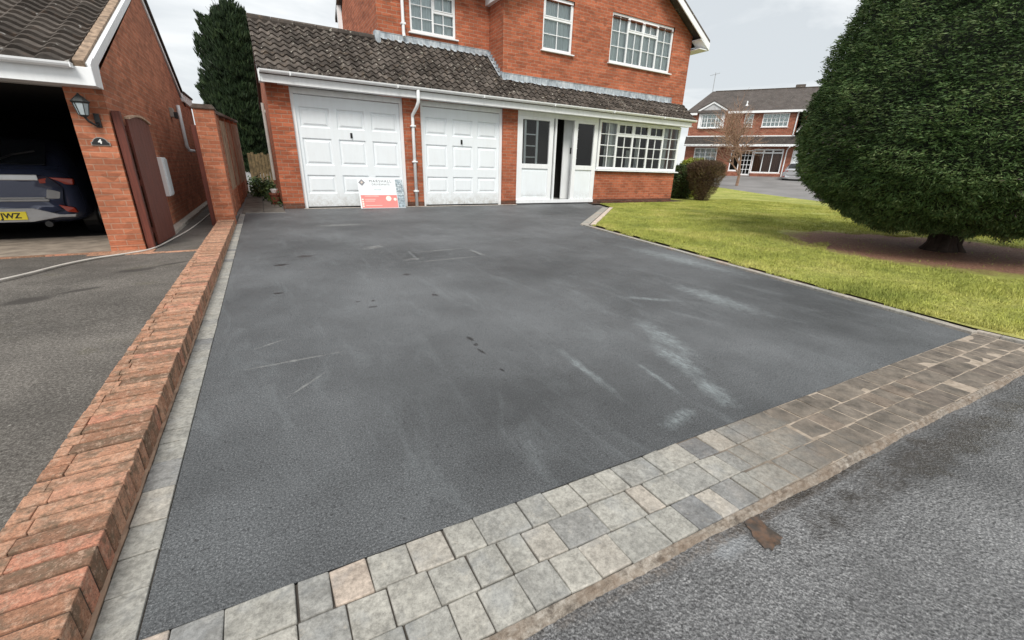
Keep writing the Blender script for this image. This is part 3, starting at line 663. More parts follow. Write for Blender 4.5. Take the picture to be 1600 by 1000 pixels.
# upper storey: gabled front wing and set-back wall
GX0, GX1, GY, RY = 5.65, 12.29, .25, 1.0; mxg = (GX0+GX1)/2
EZ = 4.88; AP = EZ+(GX1-mxg)*math.tan(RAD(31))
wR = (9.02, 11.47, 3.80, 4.99); wM = (6.78, 7.72, 3.80, 4.96); wL = (3.60, 4.74, 3.86, 4.72)
uw = MB(); wall_y(uw, GY, .2, GX0, GX1, 2.75, EZ, [wR, (wM[0], wM[1], wM[2], 6)])
wall_y(uw, GY, .2, GX0, GX1, EZ, EZ+.001) if False else None
uw.face([(GX0, GY, EZ), (wM[0], GY, EZ), (wM[0], GY, EZ+(wM[0]-GX0)*.6008), ]); 
uw.face([(wM[0], GY, wM[3]), (wM[1], GY, wM[3]), (wM[1], GY, EZ+(wM[1]-GX0)*.6008), (wM[0], GY, EZ+(wM[0]-GX0)*.6008)])
kz = (AP-EZ)/(GX1-mxg)
uw.face([(wM[1], GY, EZ), (wR[0], GY, EZ), (wR[0], GY, wR[3]), (wM[1], GY, wR[3])]); xr = GX1-(wR[3]-EZ)/kz
uw.face([(wR[1], GY, EZ), (GX1, GY, EZ), (xr, GY, wR[3]), (wR[1], GY, wR[3])])
uw.face([(wM[1], GY, wR[3]), (wR[0], GY, wR[3]), (wR[1], GY, wR[3]), (xr, GY, wR[3]), (mxg, GY, AP), (wM[1], GY, EZ+(wM[1]-GX0)*.6008)])
uw.face([(wR[0], GY, wR[3]), (wR[1], GY, wR[3]), (wR[1], GY+.2, wR[3]), (wR[0], GY+.2, wR[3])])
uw.box(GX0, GX0+.2, GY+.201, 6, 2.6, EZ-.01); uw.box(GX1-.2, GX1, GY+.201, 7, 0, EZ-.01)
wall_y(uw, RY, .2, 2.84, GX0-.002, 3.2, 5.1, [wL])
uw.box(2.84, 3.04, RY+.201, 5.1, 2.6, 5.0); uw.box(2.84, 12.2, 6.8, 7, 0, 4.87)
uw.face([(2.84, RY, 5.0), (2.84, 5.1, 5.0), (2.84, 3.05, 6.6)])
hb(uw, 'wall', 'brick')
window(H, GY+.035, *wR, [(0, .25, None, 2, 0, 3), (.25, .5, 4.63, 2, 1, 2), (.5, .75, 4.63, 2, 1, 2), (.75, 1, None, 2, 0, 3)], label='wide upper window of four lights with top openers').matrix_parent_inverse = Matrix.Translation(-H.location)
window(H, GY+.035, *wM, [(0, 1, 4.50, 2, 1, 2)], label='narrow upper window with net curtain').matrix_parent_inverse = Matrix.Translation(-H.location)
window(H, RY+.035, *wL, [(0, .5, None, 2, 0, 3), (.5, 1, 4.34, 2, 1, 2)], label='two light upper window on the set-back wall').matrix_parent_inverse = Matrix.Translation(-H.location)
# upper roofs: main roof over the set-back wall, gable roof with white bargeboards
ur = MB(); s31 = math.tan(RAD(31))
for sx, xe in ((-1, GX0), (1, GX1)):
    ov = .42 if sx > 0 else .12; xe2 = xe+sx*ov; ze = EZ-ov*s31+.02
    p0 = (xe2, GY-.33, ze+.10); p1 = (mxg, GY-.33, AP+.12+.02); q = (0, 7, 0)
    ur.prism([(xe2, GY-.33, ze+.04), (mxg, GY-.33, AP+.06), (mxg, GY-.33, AP+.15), (xe2, GY-.33, ze+.13)], (0, 6.6, 0))
ur.prism([(2.72, RY-.42, 5.07), (2.72, 3.05, 6.69), (2.72, 3.05, 6.79), (2.72, RY-.42, 5.17)], (3.2, 0, 0)); ur.prism([(2.72, 5.5, 4.93), (2.72, 3.05, 6.55), (2.72, 3.05, 6.65), (2.72, 5.5, 5.03)], (3.2, 0, 0))
hb(ur, 'upper_roof', 'tile')
bb = MB()
for sx, xe in ((-1, GX0), (1, GX1)):
    ov = .40 if sx > 0 else .10; xe2 = xe+sx*ov; ze = EZ-ov*s31
    bb.prism([(xe2, GY-.36, ze-.12), (mxg, GY-.36, AP-.12), (mxg, GY-.36, AP+.05), (xe2, GY-.36, ze+.05)], (0, .03, 0))
    bb.prism([(xe2, GY-.36, ze-.14), (xe2, GY-.36, ze-.121), (xe, GY-.36, EZ-.10), (xe-sx*.02, GY-.36, EZ-.14)], (0, .35, 0))
    bb.box(xe+sx*.002, xe2, GY-.329, 6.8, ze-.14, ze-.115); bb.box(xe2-.01, xe2+.012, GY-.32, 6.8, ze-.14, ze+.03)
bb.box(2.74, GX0-.01, RY-.42, RY-.40, 4.98, 5.12); bb.box(2.74, GX0-.01, RY-.399, RY-.01, 4.98, 4.995)
hb(bb, 'bargeboard', 'white', bevel=.004)
ep = MB(); ep.box(2.80, 2.838, 5.02, 5.10, 3.5, 6.0); ep.box(2.72, 2.80, 5.02, 5.12, 3.9, 6.2); hb(ep, 'corner_trim', ['white'])
# lower lean-to roof
SL = RAD(40); YE, ZE = -.33, 2.50
def LL(y): return (y-YE)/math.cos(SL)
lr = MB(); tiles(lr, .30, 12.33, YE, ZE, SL, [(.30, 2.84, LL(.93)), (2.84, GX0, LL(RY)), (GX0, 12.33, LL(GY))], x_org=.30)
hb(lr, 'roof', 'tile', smooth=True)
und = MB(); tn = math.tan(SL)
for a, b, yy in [(.33, 2.84, .93), (2.8405, GX0, RY), (GX0+.0005, 12.30, GY)]:
    und.prism([(a, YE+.02, ZE-.04), (a, yy-.002, ZE-.04+(yy-YE-.02)*tn), (a, yy-.002, ZE-.075+(yy-YE-.02)*tn), (a, YE+.02, ZE-.075)], (b-a, 0, 0))
und.prism([(.33, .93, ZE-.04+(.91-YE)*tn), (.33, 4.9, 2.35), (.33, 4.9, 2.30), (.33, .93, ZE-.10+(.91-YE)*tn)], (2.5, 0, 0))
hb(und, 'roof_deck', 'wood_dark')
rd = MB(); x = .30
while x < 2.83:
    L = min(.42, 2.84-x); zr = ZE+(.93-YE)*tn+.02
    rd.tube([(x, .95, zr), (x+L-.008, .95, zr)], .075, 10); x += L
hb(rd, 'ridge', 'tile')
gs = MB(); gs.prism([(.405, YE+.05, 2.30), (.405, .93, ZE-.08+(.91-YE)*tn), (.405, 5.0, 2.30)], (.2, 0, 0)); hb(gs, 'gable_wall', 'brick')
vg = MB(); vg.prism([(.31, YE+.0, 2.30), (.31, YE+.0, ZE-.03), (.31, .93, ZE-.03+(.93-YE)*tn), (.31, .93, ZE-.14+(.93-YE)*tn), (.31, -.02, 2.36), (.31, -.02, 2.30)], (.02, 0, 0)); hb(vg, 'verge_board', 'white')
# flashing
fs = MB(); th2 = .012
def apron(x0, x1, yw, up, out):
    z0 = ZE+(yw-YE)*tn+.03; n_ = int((x1-x0)/.09)
    for i in range(n_):
        a, b = x0+(x1-x0)*i/n_, x0+(x1-x0)*(i+1)/n_; j1 = .012*math.sin(i*.9)+rnd.uniform(-.004, .004)
        fs.face([(a, yw-.012, z0+up), (b, yw-.012, z0+up), (b, yw-.014, z0-.01), (a, yw-.014, z0-.01)][::-1])
        fs.face([(a, yw-.014, z0-.01), (b, yw-.014, z0-.01), (b, yw-out, z0-out*tn+.012+j1), (a, yw-out, z0-out*tn+.012+j1)][::-1])
    fs.box(x0, x1, yw-.02, yw-.001, z0+up-.01, z0+up)
apron(2.84, GX0-.01, RY, .10, .09); apron(GX0-.02, 11.74, GY, .13, .06)
for i in range(7):                                       # stepped flashing down the side of the wing
    y0 = RY-(RY-GY)*i/7; y1 = RY-(RY-GY)*(i+1)/7; z0 = ZE+(y0-YE)*tn; z1 = ZE+(y1-YE)*tn
    fs.face([(GX0-.012, y0, z0+.02), (GX0-.012, y1, z1+.02), (GX0-.012, y1, z0+.10), (GX0-.012, y0, z0+.10)])
    fs.face([(GX0-.012, y0, z0+.05), (GX0-.012, y1, z1+.05), (GX0-.10, y1, z1+.075), (GX0-.10, y0, z0+.075)])
fs.box(2.74, 2.86, RY-.18, RY-.005, ZE+(RY-.1-YE)*tn-.05, ZE+(RY-YE)*tn+.10)
hb(fs, 'flashing', 'lead')
# fascia, soffit, gutter
fa = MB(); fa.box(.32, 12.20, -.30, -.275, 2.295, 2.46); hb(fa, 'fascia', 'white', bevel=.003)
sf = MB(); sf.box(.33, 12.30, -.274, .0, 2.312, 2.325); sf.box(.325, 12.19, -.273, -.24, 2.30, 2.311); hb(sf, 'soffit', 'white')
gt = MB(); gutter(gt, .33, 12.28, -.365, 2.49, .058); hb(gt, 'gutter', 'white')
# down pipe
dp = MB(); dp.tube([(3.27, -.365, 2.46), (3.27, -.365, 2.22), (3.25, -.30, 2.12), (3.22, -.06, 1.98), (3.22, -.05, 1.9), (3.22, -.05, .02)], .036, 10)
for z_ in (1.75, 1.0, .35): dp.box(3.165, 3.275, -.095, .0, z_-.02, z_+.02)
hb(dp, 'downpipe', 'white', smooth=True)
dp2 = MB(); dp2.tube([(3.42, RY-.06, 5.0), (3.42, RY-.06, 3.78), (3.42, RY-.10, 3.70)], .036, 10); dp2.box(3.37, 3.47, RY-.10, RY, 3.95, 3.99); hb(dp2, 'upper_downpipe', 'white', smooth=False)
# garage doors
def garage_door(x0, x1, hx):
    f = MB(); y = .06
    f.box(x0, x0+.07, y, y+.10, 0, 2.20); f.box(x1-.07, x1, y, y+.10, 0, 2.20); f.box(x0, x1, y, y+.10, 2.201, 2.31)
    fo = hb(f, 'garage_door', 'white', None, bevel=.003)
    d_ = MB(); a, b, yd = x0+.072, x1-.072, .10; W = b-a
    cols = [(a+.06, a+.06+.27*W), (a+.365*W, a+.635*W), (b-.06-.27*W, b-.06)]; rows = [(.30, .68), (.87, 1.40), (1.60, 1.98)]
    hs = [(c[0], c[1], r[0], r[1]) for c in cols for r in rows]
    wall_y(d_, yd, .001, a, b, .03, 2.19, hs, back=False)
    for (p, q, r, s_) in hs:
        lv = [(0, 0), (.022, .022), (.040, .022), (.075, .004)]
        for (i0, d0), (i1, d1) in zip(lv, lv[1:]):
            A = [(p+i0, yd+d0, r+i0), (q-i0, yd+d0, r+i0), (q-i0, yd+d0, s_-i0), (p+i0, yd+d0, s_-i0)]; B = [(p+i1, yd+d1, r+i1), (q-i1, yd+d1, r+i1), (q-i1, yd+d1, s_-i1), (p+i1, yd+d1, s_-i1)]
            for k in range(4): d_.face([A[k], A[(k+1) % 4], B[(k+1) % 4], B[k]])
        i1, d1 = lv[-1]; d_.face([(p+i1, yd+d1, r+i1), (q-i1, yd+d1, r+i1), (q-i1, yd+d1, s_-i1), (p+i1, yd+d1, s_-i1)])
    d_.box(a, b, yd+.03, yd+.05, .02, 2.195)
    d_.build('door_panel', 'door_white', fo)
    h = MB(); h.box(hx-.022, hx+.022, yd-.012, yd, 1.44, 1.54); h.tube([(hx, yd-.01, 1.50), (hx, yd-.04, 1.50), (hx, yd-.04, 1.45)], .011, 8); h.build('handle', 'black', fo)
    s2 = MB(); s2.box(a, b, yd-.012, yd+.01, .0, .028); s2.build('rubber_seal', 'black', fo)
garage_door(*D1, 1.90); garage_door(*D2, 4.46)
# porch
PX0, PX1 = 5.985, 8.655
pf = MB(); y = .0; yb = .07
def bar_(M, x0, x1, z0, z1, y0=y, y1=yb): M.box(x0, x1, y0, y1, z0, z1)
bar_(pf, PX0, PX1, .03, .12, -.03); bar_(pf, PX0, PX1, 2.20, 2.31)
for a, b in [(PX0, 6.14), (6.98, 7.11), (7.17, 7.22), (7.80, 7.93), (8.52, PX1)]: bar_(pf, a, b, .121, 2.199)
bar_(pf, 6.14, 6.98, .93, 1.05); bar_(pf, 7.93, 8.52, .93, 1.05); bar_(pf, 6.14, 6.98, .121, .18); bar_(pf, 6.14, 6.98, 2.12, 2.199); bar_(pf, 7.93, 8.52, 2.14, 2.199)
po = hb(pf, 'porch', 'white', bevel=.004)
pp = MB(); pp.box(6.141, 6.979, .03, .05, .181, .929); pp.box(6.20, 6.92, .022, .031, .24, .87); pp.build('panel', 'door_white', po, bevel=.003)
pp = MB(); pp.box(7.931, 8.519, .03, .05, .121, .929); pp.build('panel', 'door_white', po, bevel=.003)
pg = MB(); pg.face([(6.14, .037, 1.05), (6.98, .037, 1.05), (6.98, .037, 2.12), (6.14, .037, 2.12)]); pg.build('pane', 'glass', po)
pg = MB(); pg.face([(7.93, .037, 1.05), (8.52, .037, 1.05), (8.52, .037, 2.14), (7.93, .037, 2.14)]); pg.build('pane', 'glass', po)
sd_ = MB(); sd_.box(7.10, 7.16, .10, .13, .12, 2.20); sd_.box(6.62, 6.68, .10, .13, .95, 2.12); sd_.box(6.62, 7.10, .10, .13, .12, .95); sd_.build('sliding_door', 'white', po, bevel=.003)
pi = MB(); pi.box(7.70, 8.13, .33, .37, .11, 2.28); pi.build('inner_door', 'white', po, bevel=.004)
pb = MB(); pb.box(8.05, 8.74, .98, 1.02, 0, 2.3); pb.build('inner_wall', 'brick', po)
pc = MB(); pc.box(PX0, 8.74, .08, 1.02, 2.312, 2.33); pc.build('porch_ceiling', 'soffit', po); pc = MB(); pc.box(PX0, 8.74, .08, .97, .0, .1); pc.build('porch_floor', 'soffit', po)
pw = MB()
for a in (8.30, 8.45, 8.60, 8.72): pw.box(a-.018, a+.018, .93, .96, 1.0, 2.1)
for z_ in (1.0, 1.27, 1.55, 1.82, 2.08): pw.box(8.30, 8.72, .935, .955, z_-.015, z_+.015)
pw.build('inner_glazing_bar', 'white', po)
pw = MB(); pw.box(8.735, 8.744, .30, .86, 1.0, 2.08); pw.build('inner_glass', 'dark', po); pw = MB()
for a in (.30, .49, .67, .86): pw.box(8.715, 8.734, a-.014, a+.014, 1.0, 2.08)
for z_ in (1.0, 1.27, 1.54, 1.81, 2.08): pw.box(8.712, 8.733, .286, .874, z_-.013, z_+.013)
pw.build('inner_glazing_bar', 'white', po)
dk = MB(); dk.box(PX0, 8.14, .90, .97, .10, 2.31); dk.build('dark_backing', 'dark', po)  # near-black sheet painted as the shade inside the porch
pl2 = MB(); pl2.box(6.26, 6.32, .12, .15, .95, 2.12)
for z_ in (1.22, 1.5, 1.78): pl2.box(6.32, 6.62, .12, .14, z_-.012, z_+.012)
pl2.build('glazing_bar', 'white', po)
lbx = MB(); lbx.box(7.94, 8.03, .30, .33, 1.36, 1.52); lbx.build('wall_box', 'black', po)
# bay window, five lights
window(H, -.005, 8.70, 12.10, .965, 2.30, [(0, .19, None, 2, 0, 4), (.19, .385, 1.92, 2, 1, 3), (.385, .585, 1.92, 2, 1, 3), (.585, .785, 1.92, 2, 1, 3), (.785, 1, None, 2, 0, 4)], fw=.07, bar=.022, backing=None, sill=True, roomdepth=1.4, pname='window', label='wide ground floor window of five lights above brick').matrix_parent_inverse = Matrix.Translation(-H.location)
cu_ = MB()
def drape(M, x0, x1, y, z0, z1):
    n_ = int((x1-x0)/.03)
    for i in range(n_):
        a, b = x0+(x1-x0)*i/n_, x0+(x1-x0)*(i+1)/n_
        M.face([(a, y+.025*math.sin(i*1.9), z0), (b, y+.025*math.sin((i+1)*1.9), z0), (b, y+.025*math.sin((i+1)*1.9), z1), (a, y+.025*math.sin(i*1.9), z1)])
for (a, b, yy, z1_, mm) in [(9.06, 9.46, .14, 2.28, 'drape'), (11.52, 11.70, .14, 2.28, 'drape'), (11.72, 12.0, .16, 2.28, 'rust_drape'), (9.75, 9.88, .45, 1.7, 'drape'), (10.25, 10.36, .45, 1.55, 'drape'), (10.62, 10.80, .45, 1.9, 'drape'), (11.1, 11.22, .45, 1.6, 'drape')]:
    cu_ = MB(); drape(cu_, a, b, yy, 1.0, z1_); hb(cu_, 'bay_curtain', mm, smooth=True)
bj = MB(); bj.box(12.00, 12.098, .075, .9, .97, 2.31); hb(bj, 'bay_return', 'white')
ub = MB(); ub.box(8.745, 8.86, .08, .97, .0, 2.31); hb(ub, 'porch_side_wall', 'brick'); ub = MB(); ub.box(8.861, 12.0, 1.48, 1.5, 0, 2.4); hb(ub, 'cross_wall', 'room')
ff = MB(); ff.box(.5, 12.1, .3, .35, 2.40, 2.42); 

# ------------------------------------------------------------------ advertising board leaning on the garage door
SB = thing('advertising_board', 'white and coral printed board leaning against the left garage door', 'sign', (2.37, -.36, .006)); SB.rotation_euler = (RAD(-24), 0, RAD(-3)); SB.rotation_mode = 'XYZ'
W2, HH = .49, .70
b_ = MB(); b_.box(-W2, W2, 0, .012, 0, HH); b_.build('board', plain('board_white', (.72, .76, .78), .5, var=.05), SB, bevel=.002)
r1 = MB(); r1.box(-W2+.03, .32, -.004, -.0005, .012, .30); r1.build('coral_panel', plain('coral_print', (.78, .22, .20), .5, var=.06), SB)
r2 = MB(); r2.box(.328, W2-.004, -.004, -.0005, .012, .66)
r2.build('photo_strip', plain('grey_print', (.26, .32, .36), .5, var=.6, sc=22), SB)
r3 = MB()
for i in range(7):
    for j_ in range(9):
        if rnd.random() < .6: x_ = .33+(i % 4)*.038; z_ = .30+j_*.04; r3.box(x_+rnd.uniform(0, .008), x_+.032, -.0065, -.0045, z_+rnd.uniform(0, .006), z_+.03)
r3.build('paving_print', plain('pale_grey_print', (.55, .62, .65), .5, var=.3, sc=30), SB)
r4 = MB()
for (cx_, cz_, rr_) in [(.13, .22, .06), (.27, .20, .035)]: r4.prism([(cx_+rr_*math.cos(a), -.0045, cz_+rr_*math.sin(a)) for a in np.linspace(0, 2*math.pi, 25)[:-1]], (0, -.003, 0))
for z_ in (.05, .10, .15, .20): r4.prism([(-.43+.02*math.cos(a), -.0045, z_+.018*math.sin(a)) for a in np.linspace(0, 2*math.pi, 13)[:-1]], (0, -.003, 0))
for z_, w_ in ((.27, .3), (.20, .22), (.16, .2), (.06, .35)): r4.box(-.38, -.38+w_, -.0065, -.0045, z_, z_+.008)
r4.build('printed_badge', plain('cream_print', (.80, .74, .66), .5), SB)
r5 = MB(); r5.prism([(-.40, -.001, .66), (-.33, -.001, .585), (-.40, -.001, .51), (-.47, -.001, .585)], (0, -.004, 0)); r5.build('diamond_logo', plain('grey_ink', (.22, .22, .24), .5), SB)
r6 = MB(); r6.prism([(-.40, -.0055, .615), (-.372, -.0055, .585), (-.40, -.0055, .555), (-.428, -.0055, .585)], (0, -.002, 0)); r6.build('logo_centre', plain('buff_ink', (.6, .52, .45), .5), SB)
def text(body, size, loc, rot, mat, parent, name='lettering', spacing=1., ext=.001, bold=0):
    c = bpy.data.curves.new(name, 'FONT'); c.body = body; c.size = size; c.extrude = ext; c.align_x = 'CENTER'; c.align_y = 'CENTER'; c.space_character = spacing; c.offset = bold
    o = bpy.data.objects.new('tmp', c); COL.objects.link(o); bpy.context.view_layer.update()
    me = bpy.data.meshes.new_from_object(o.evaluated_get(bpy.context.evaluated_depsgraph_get())); bpy.data.objects.remove(o)
    me.name = name; me.materials.clear(); me.materials.append(MT[mat] if isinstance(mat, str) else mat)
    t_ = bpy.data.objects.new(name, me); COL.objects.link(t_); t_.parent = parent; t_.location = loc; t_.rotation_euler = rot; return t_
ink = plain('ink', (.16, .17, .19), .5)
text('MARSHALL', .085, (0, -.003, .615), (RAD(90), 0, 0), ink, SB, spacing=1.25)
text('DRIVEWAYS', .062, (-.0, -.003, .54), (RAD(90), 0, 0), ink, SB, spacing=1.2)
t2_ = text('PATIOS', .045, (-.08, -.003, .42), (RAD(90), 0, 0), plain('teal_ink', (.42, .55, .56), .5), SB)

# ------------------------------------------------------------------ neighbour's garage
NX, NY = -1.09, -4.39; NL = -4.6; ZT = 1.555
G = thing('neighbour_garage', 'neighbouring red brick garage with open doorway and dark pantile roof', 'garage', (-2.8, -2.0, 0))
def gb(m, name, mats, par=None, **k):
    o = m.build(name, mats, par or G, **k)
    if par is None: shift(o, G)
    return o
nw = MB(); wall_y(nw, NY, .2, NL, NX-.001, .085, ZT, [(-4.25, -1.36, -1, 1.54)])
apY = -.99; apZ = 3.22
nw.face([(NX, NY, .085), (NX, 2.9, .085), (NX, 2.9, 2.02), (NX, 1.3, 2.05), (NX, apY, apZ), (NX, NY, 1.62)])
nw.face([(NX-.2, NY+.2, .085), (NX-.2, 2.9, .085), (NX-.2, 2.9, 2.02), (NX-.2, 1.3, 2.05), (NX-.2, apY, apZ-.05), (NX-.2, NY+.2, 1.55)])
nw.box(NL, NX-.01, 2.7, 2.9, .085, 2.0); nw.box(NL, NL+.2, NY+.2, 2.7, .0, 1.6)
gb(nw, 'wall', 'brick_small')
np_ = MB(); np_.box(-1.362, NX+.004, NY-.005, NY+.19, -.02, .04); np_.box(-1.36, NX+.003, NY-.003, NY+.18, .043, .084); np_.box(NX-.1, NX+.004, NY+.191, 2.9, -.02, .084); np_.box(NL-.01, -4.25, NY-.005, NY+.2, -.02, .084)
gb(np_, 'plinth', 'brick_small')
nr = MB(); s1 = math.atan2(apZ+.10-1.66, apY-(NY-.22)); Lr = math.hypot(apZ+.10-1.66, apY-(NY-.22))
tiles(nr, NL, NX-.12, NY-.22, 1.665, s1, [(NL, NX-.10, Lr)], pitch=.205, course=.155, amp=.022, lip=.040, x_org=NX-.10-.205*17)
gb(nr, 'roof', 'tile_near', smooth=True)
nb_ = MB(); nb_.prism([(NL, NY-.20, 1.63), (NL, apY, apZ+.06), (NL, 1.75, 1.93), (NL, 1.75, 1.88), (NL, apY, apZ), (NL, NY-.20, 1.58)], (NX-.02-NL, 0, 0)); gb(nb_, 'roof_deck', 'dark')
nrb = MB(); nrb.prism([(NL, apY, apZ+.13), (NL, 1.75, 2.02), (NL, 1.75, 1.95), (NL, apY, apZ+.07)], (NX+.02-NL, 0, 0)); gb(nrb, 'rear_roof', 'tile_near')
vm = MB(); c1, s1_ = math.cos(s1), math.sin(s1)
def sp(s, o): return (NY-.22+s*c1-o*s1_, 1.665+s*s1_+o*c1)
P4 = [sp(.0, -.02), sp(Lr, -.02), sp(Lr, .028), sp(.0, .028)]
vm.prism([(NX-.10, a, b) for a, b in P4], (.075, 0, 0)); gb(vm, 'verge_mortar', plain('verge_cement', (.30, .215, .15), .95, var=.6, sc=16, bump=1.))
vb = MB(); P4 = [sp(.02, -.075), sp(Lr, -.075), sp(Lr, .006), sp(.02, .006)]
vb.prism([(NX-.024, a, b) for a, b in P4], (.038, 0, 0))
vb.prism([(NX-.008, NY-.22, 1.50), (NX-.008, NY-.22, 1.67), (NX-.008, NY-.10, 1.74), (NX-.008, NY+.06, 1.74), (NX-.008, NY+.02, 1.62), (NX-.008, NY-.0, 1.50)], (.0225, 0, 0))
ra = math.atan2(apZ+.08-2.0, 1.75-apY)
vb.prism([(NX-.008, apY, apZ+.055), (NX-.008, 1.45, 2.14), (NX-.008, 1.45, 2.06), (NX-.008, apY, apZ-.05)], (.03, 0, 0))
vb.prism([(NX-.008, 1.40, 2.02), (NX-.008, 1.40, 2.17), (NX-.008, 2.9, 2.20), (NX-.008, 2.9, 2.02)], (.05, 0, 0))
gb(vb, 'bargeboard', 'white', bevel=.002)
vd = MB(); vd.prism([(NX-.012, apY, apZ+.06), (NX-.012, 1.5, 2.15), (NX-.012, 1.5, 2.21), (NX-.012, apY, apZ+.14)], (.06, 0, 0)); vd.prism([(NX-.012, 1.45, 2.17), (NX-.012, 2.9, 2.20), (NX-.012, 2.9, 2.235), (NX-.012, 1.45, 2.21)], (.08, 0, 0)); gb(vd, 'verge_tile', 'tile_near')
nf = MB(); nf.box(NL, NX+.012, NY-.222, NY-.20, 1.50, 1.645); nf.box(NL, NX-.01, NY-.199, NY+.0, 1.50, 1.515); gb(nf, 'fascia', 'white', bevel=.003)
ng = MB(); gutter(ng, NL, NX-.10, NY-.27, 1.66, .042); gb(ng, 'gutter', 'white')
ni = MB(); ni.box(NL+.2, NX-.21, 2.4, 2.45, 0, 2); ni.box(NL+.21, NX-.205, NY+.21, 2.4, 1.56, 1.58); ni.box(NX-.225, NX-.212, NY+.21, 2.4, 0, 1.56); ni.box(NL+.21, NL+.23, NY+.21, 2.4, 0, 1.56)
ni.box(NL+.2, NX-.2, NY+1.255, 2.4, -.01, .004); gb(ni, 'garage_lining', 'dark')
nl = MB(); nl.box(-4.25, -1.36, NY+.03, NY+.09, 1.50, 1.54); gb(nl, 'lintel', 'soffit')
fl_ = MB(); fl_.box(-4.25, -1.362, NY-.05, NY+1.25, -.02, .008); kind(fl_.build('garage_threshold', plain('dusty_concrete', (.30, .25, .20), .9, var=.35, sc=7, bump=.4)))
ob = MB(); x = -4.3
while x < -.60:
    L = .155; ob.box(x+.001, x+L-.001, NY-.11 if x < -1.4 else NY-.30, NY-.055 if x < -1.4 else NY-.235, -.01, .012+rnd.uniform(0, .002)); x += L
kind(ob.build('brick_drain_course', 'edging_brick', bevel=.002))
og = MB(); og.box(-1.50, -1.0, NY-.232, NY-.01, -.01, .009); kind(og.build('brick_apron', 'edging_brick'))
kw2 = MB(); strip(kw2, (NX+.01, -3.3), (NX+.01, 2.9), .10, -.01, .05, .5, .002, .004); kind(kw2.build('alley_kerb', 'stone', bevel=.005))

# wall lantern, number plaque, small wall fittings
LX, LZ = -1.245, 1.30
LT = thing('wall_lantern', 'black coach lantern with glass panes on the neighbour pier', 'lamp', (LX, NY, LZ))
def rel(m, name, mats, par, **k): o = m.build(name, mats, par, **k); return shift(o, par)
m = MB(); m.box(LX+.045, LX+.085, NY-.016, NY, LZ-.13, LZ-.01); m.tube([(LX+.065, NY-.015, LZ-.09), (LX+.055, NY-.06, LZ-.115), (LX+.02, NY-.09, LZ-.085), (LX, NY-.10, LZ-.045)], .010, 8); rel(m, 'bracket', 'black', LT, smooth=False)
m = MB()
def frus(M, z0, z1, r0, r1, n=6):
    M.mesh([(LX+r0*math.cos(k*2*math.pi/n), NY-.10+r0*math.sin(k*2*math.pi/n), z0) for k in range(n)]+[(LX+r1*math.cos(k*2*math.pi/n), NY-.10+r1*math.sin(k*2*math.pi/n), z1) for k in range(n)], [(k, (k+1) % n, n+(k+1) % n, n+k) for k in range(n)]+[tuple(range(n-1, -1, -1)), tuple(range(n, 2*n))])
frus(m, LZ+.075, LZ+.125, .070, .022); frus(m, LZ+.125, LZ+.145, .018, .004); frus(m, LZ-.05, LZ-.035, .022, .036); frus(m, LZ+.062, LZ+.075, .058, .070)
for k in range(6): a = k*math.pi/3; m.tube([(LX+.036*math.cos(a), NY-.10+.036*math.sin(a), LZ-.035), (LX+.056*math.cos(a), NY-.10+.056*math.sin(a), LZ+.064)], .0035, 5)
rel(m, 'lantern_frame', plain('verdigris_black', (.03, .035, .035), .5), LT)
m = MB(); frus(m, LZ-.034, LZ+.062, .033, .053); rel(m, 'lantern_glass', plain('frosted_glass', (.42, .48, .50), .15), LT)
PQ = thing('number_plaque', 'small arched black plaque with white number 4 on the brick pier', 'house number', (-1.205, NY, 1.05))
m = MB(); Pp = [(-1.205+.055*math.cos(a), NY-.012, 1.035+.048*math.sin(a)) for a in np.linspace(0, math.pi, 13)]+[(-1.27, NY-.012, 1.02), (-1.14, NY-.012, 1.02)]
m.prism([(-1.275, NY-.010, 1.012), (-1.135, NY-.010, 1.012), (-1.135, NY-.010, 1.04)]+[(-1.205+.058*math.cos(a), NY-.010, 1.035+.052*math.sin(a)) for a in np.linspace(.2, math.pi-.2, 13)]+[(-1.275, NY-.010, 1.04)], (0, .0095, 0)); rel(m, 'border', plain('grey_slate_edge', (.30, .28, .26), .7), PQ)
m = MB(); m.prism([(-1.267, NY-.014, 1.019), (-1.143, NY-.014, 1.019), (-1.143, NY-.014, 1.036)]+[(-1.205+.051*math.cos(a), NY-.014, 1.035+.045*math.sin(a)) for a in np.linspace(.2, math.pi-.2, 13)]+[(-1.267, NY-.014, 1.036)], (0, .0035, 0)); rel(m, 'plate', 'black', PQ)
tt = text('4', .055, (0, -.016, -.004), (RAD(90), 0, 0), plain('white_ink', (.8, .8, .78), .5), PQ, 'numeral', bold=.002)
tf = thing('meter_box', 'white plastic meter box low on the neighbour side wall', 'meter box', (NX, -2.5, .43))
m = MB(); m.box(NX-.001, NX+.06, -2.66, -2.36, .43, .93); rel(m, 'box', 'white', tf, bevel=.008)
m = MB(); m.box(NX+.06, NX+.072, -2.64, -2.38, .45, .91); rel(m, 'box_door', 'door_white', tf, bevel=.005)
tf = thing('security_light', 'small grey security light high on the neighbour side wall', 'light', (NX, -.45, 1.62))
m = MB(); m.box(NX, NX+.05, -.55, -.40, 1.58, 1.72); rel(m, 'housing', plain('beige_grey', (.34, .30, .26), .6), tf, bevel=.006)
m = MB(); m.box(NX+.05, NX+.10, -.53, -.42, 1.56, 1.66); rel(m, 'lens', 'black', tf, bevel=.006)
tf = MB(); tf.tube([(NX+.03, .40, 1.85), (NX+.03, .40, 1.6), (NX+.03, .42, 1.16), (NX+.05, .46, 1.08), (NX+.13, .50, 1.07)], .030, 8); o = tf.build('waste_pipe', 'white', smooth=True); tag(o, 'white waste pipe running down the neighbour side wall', 'pipe')
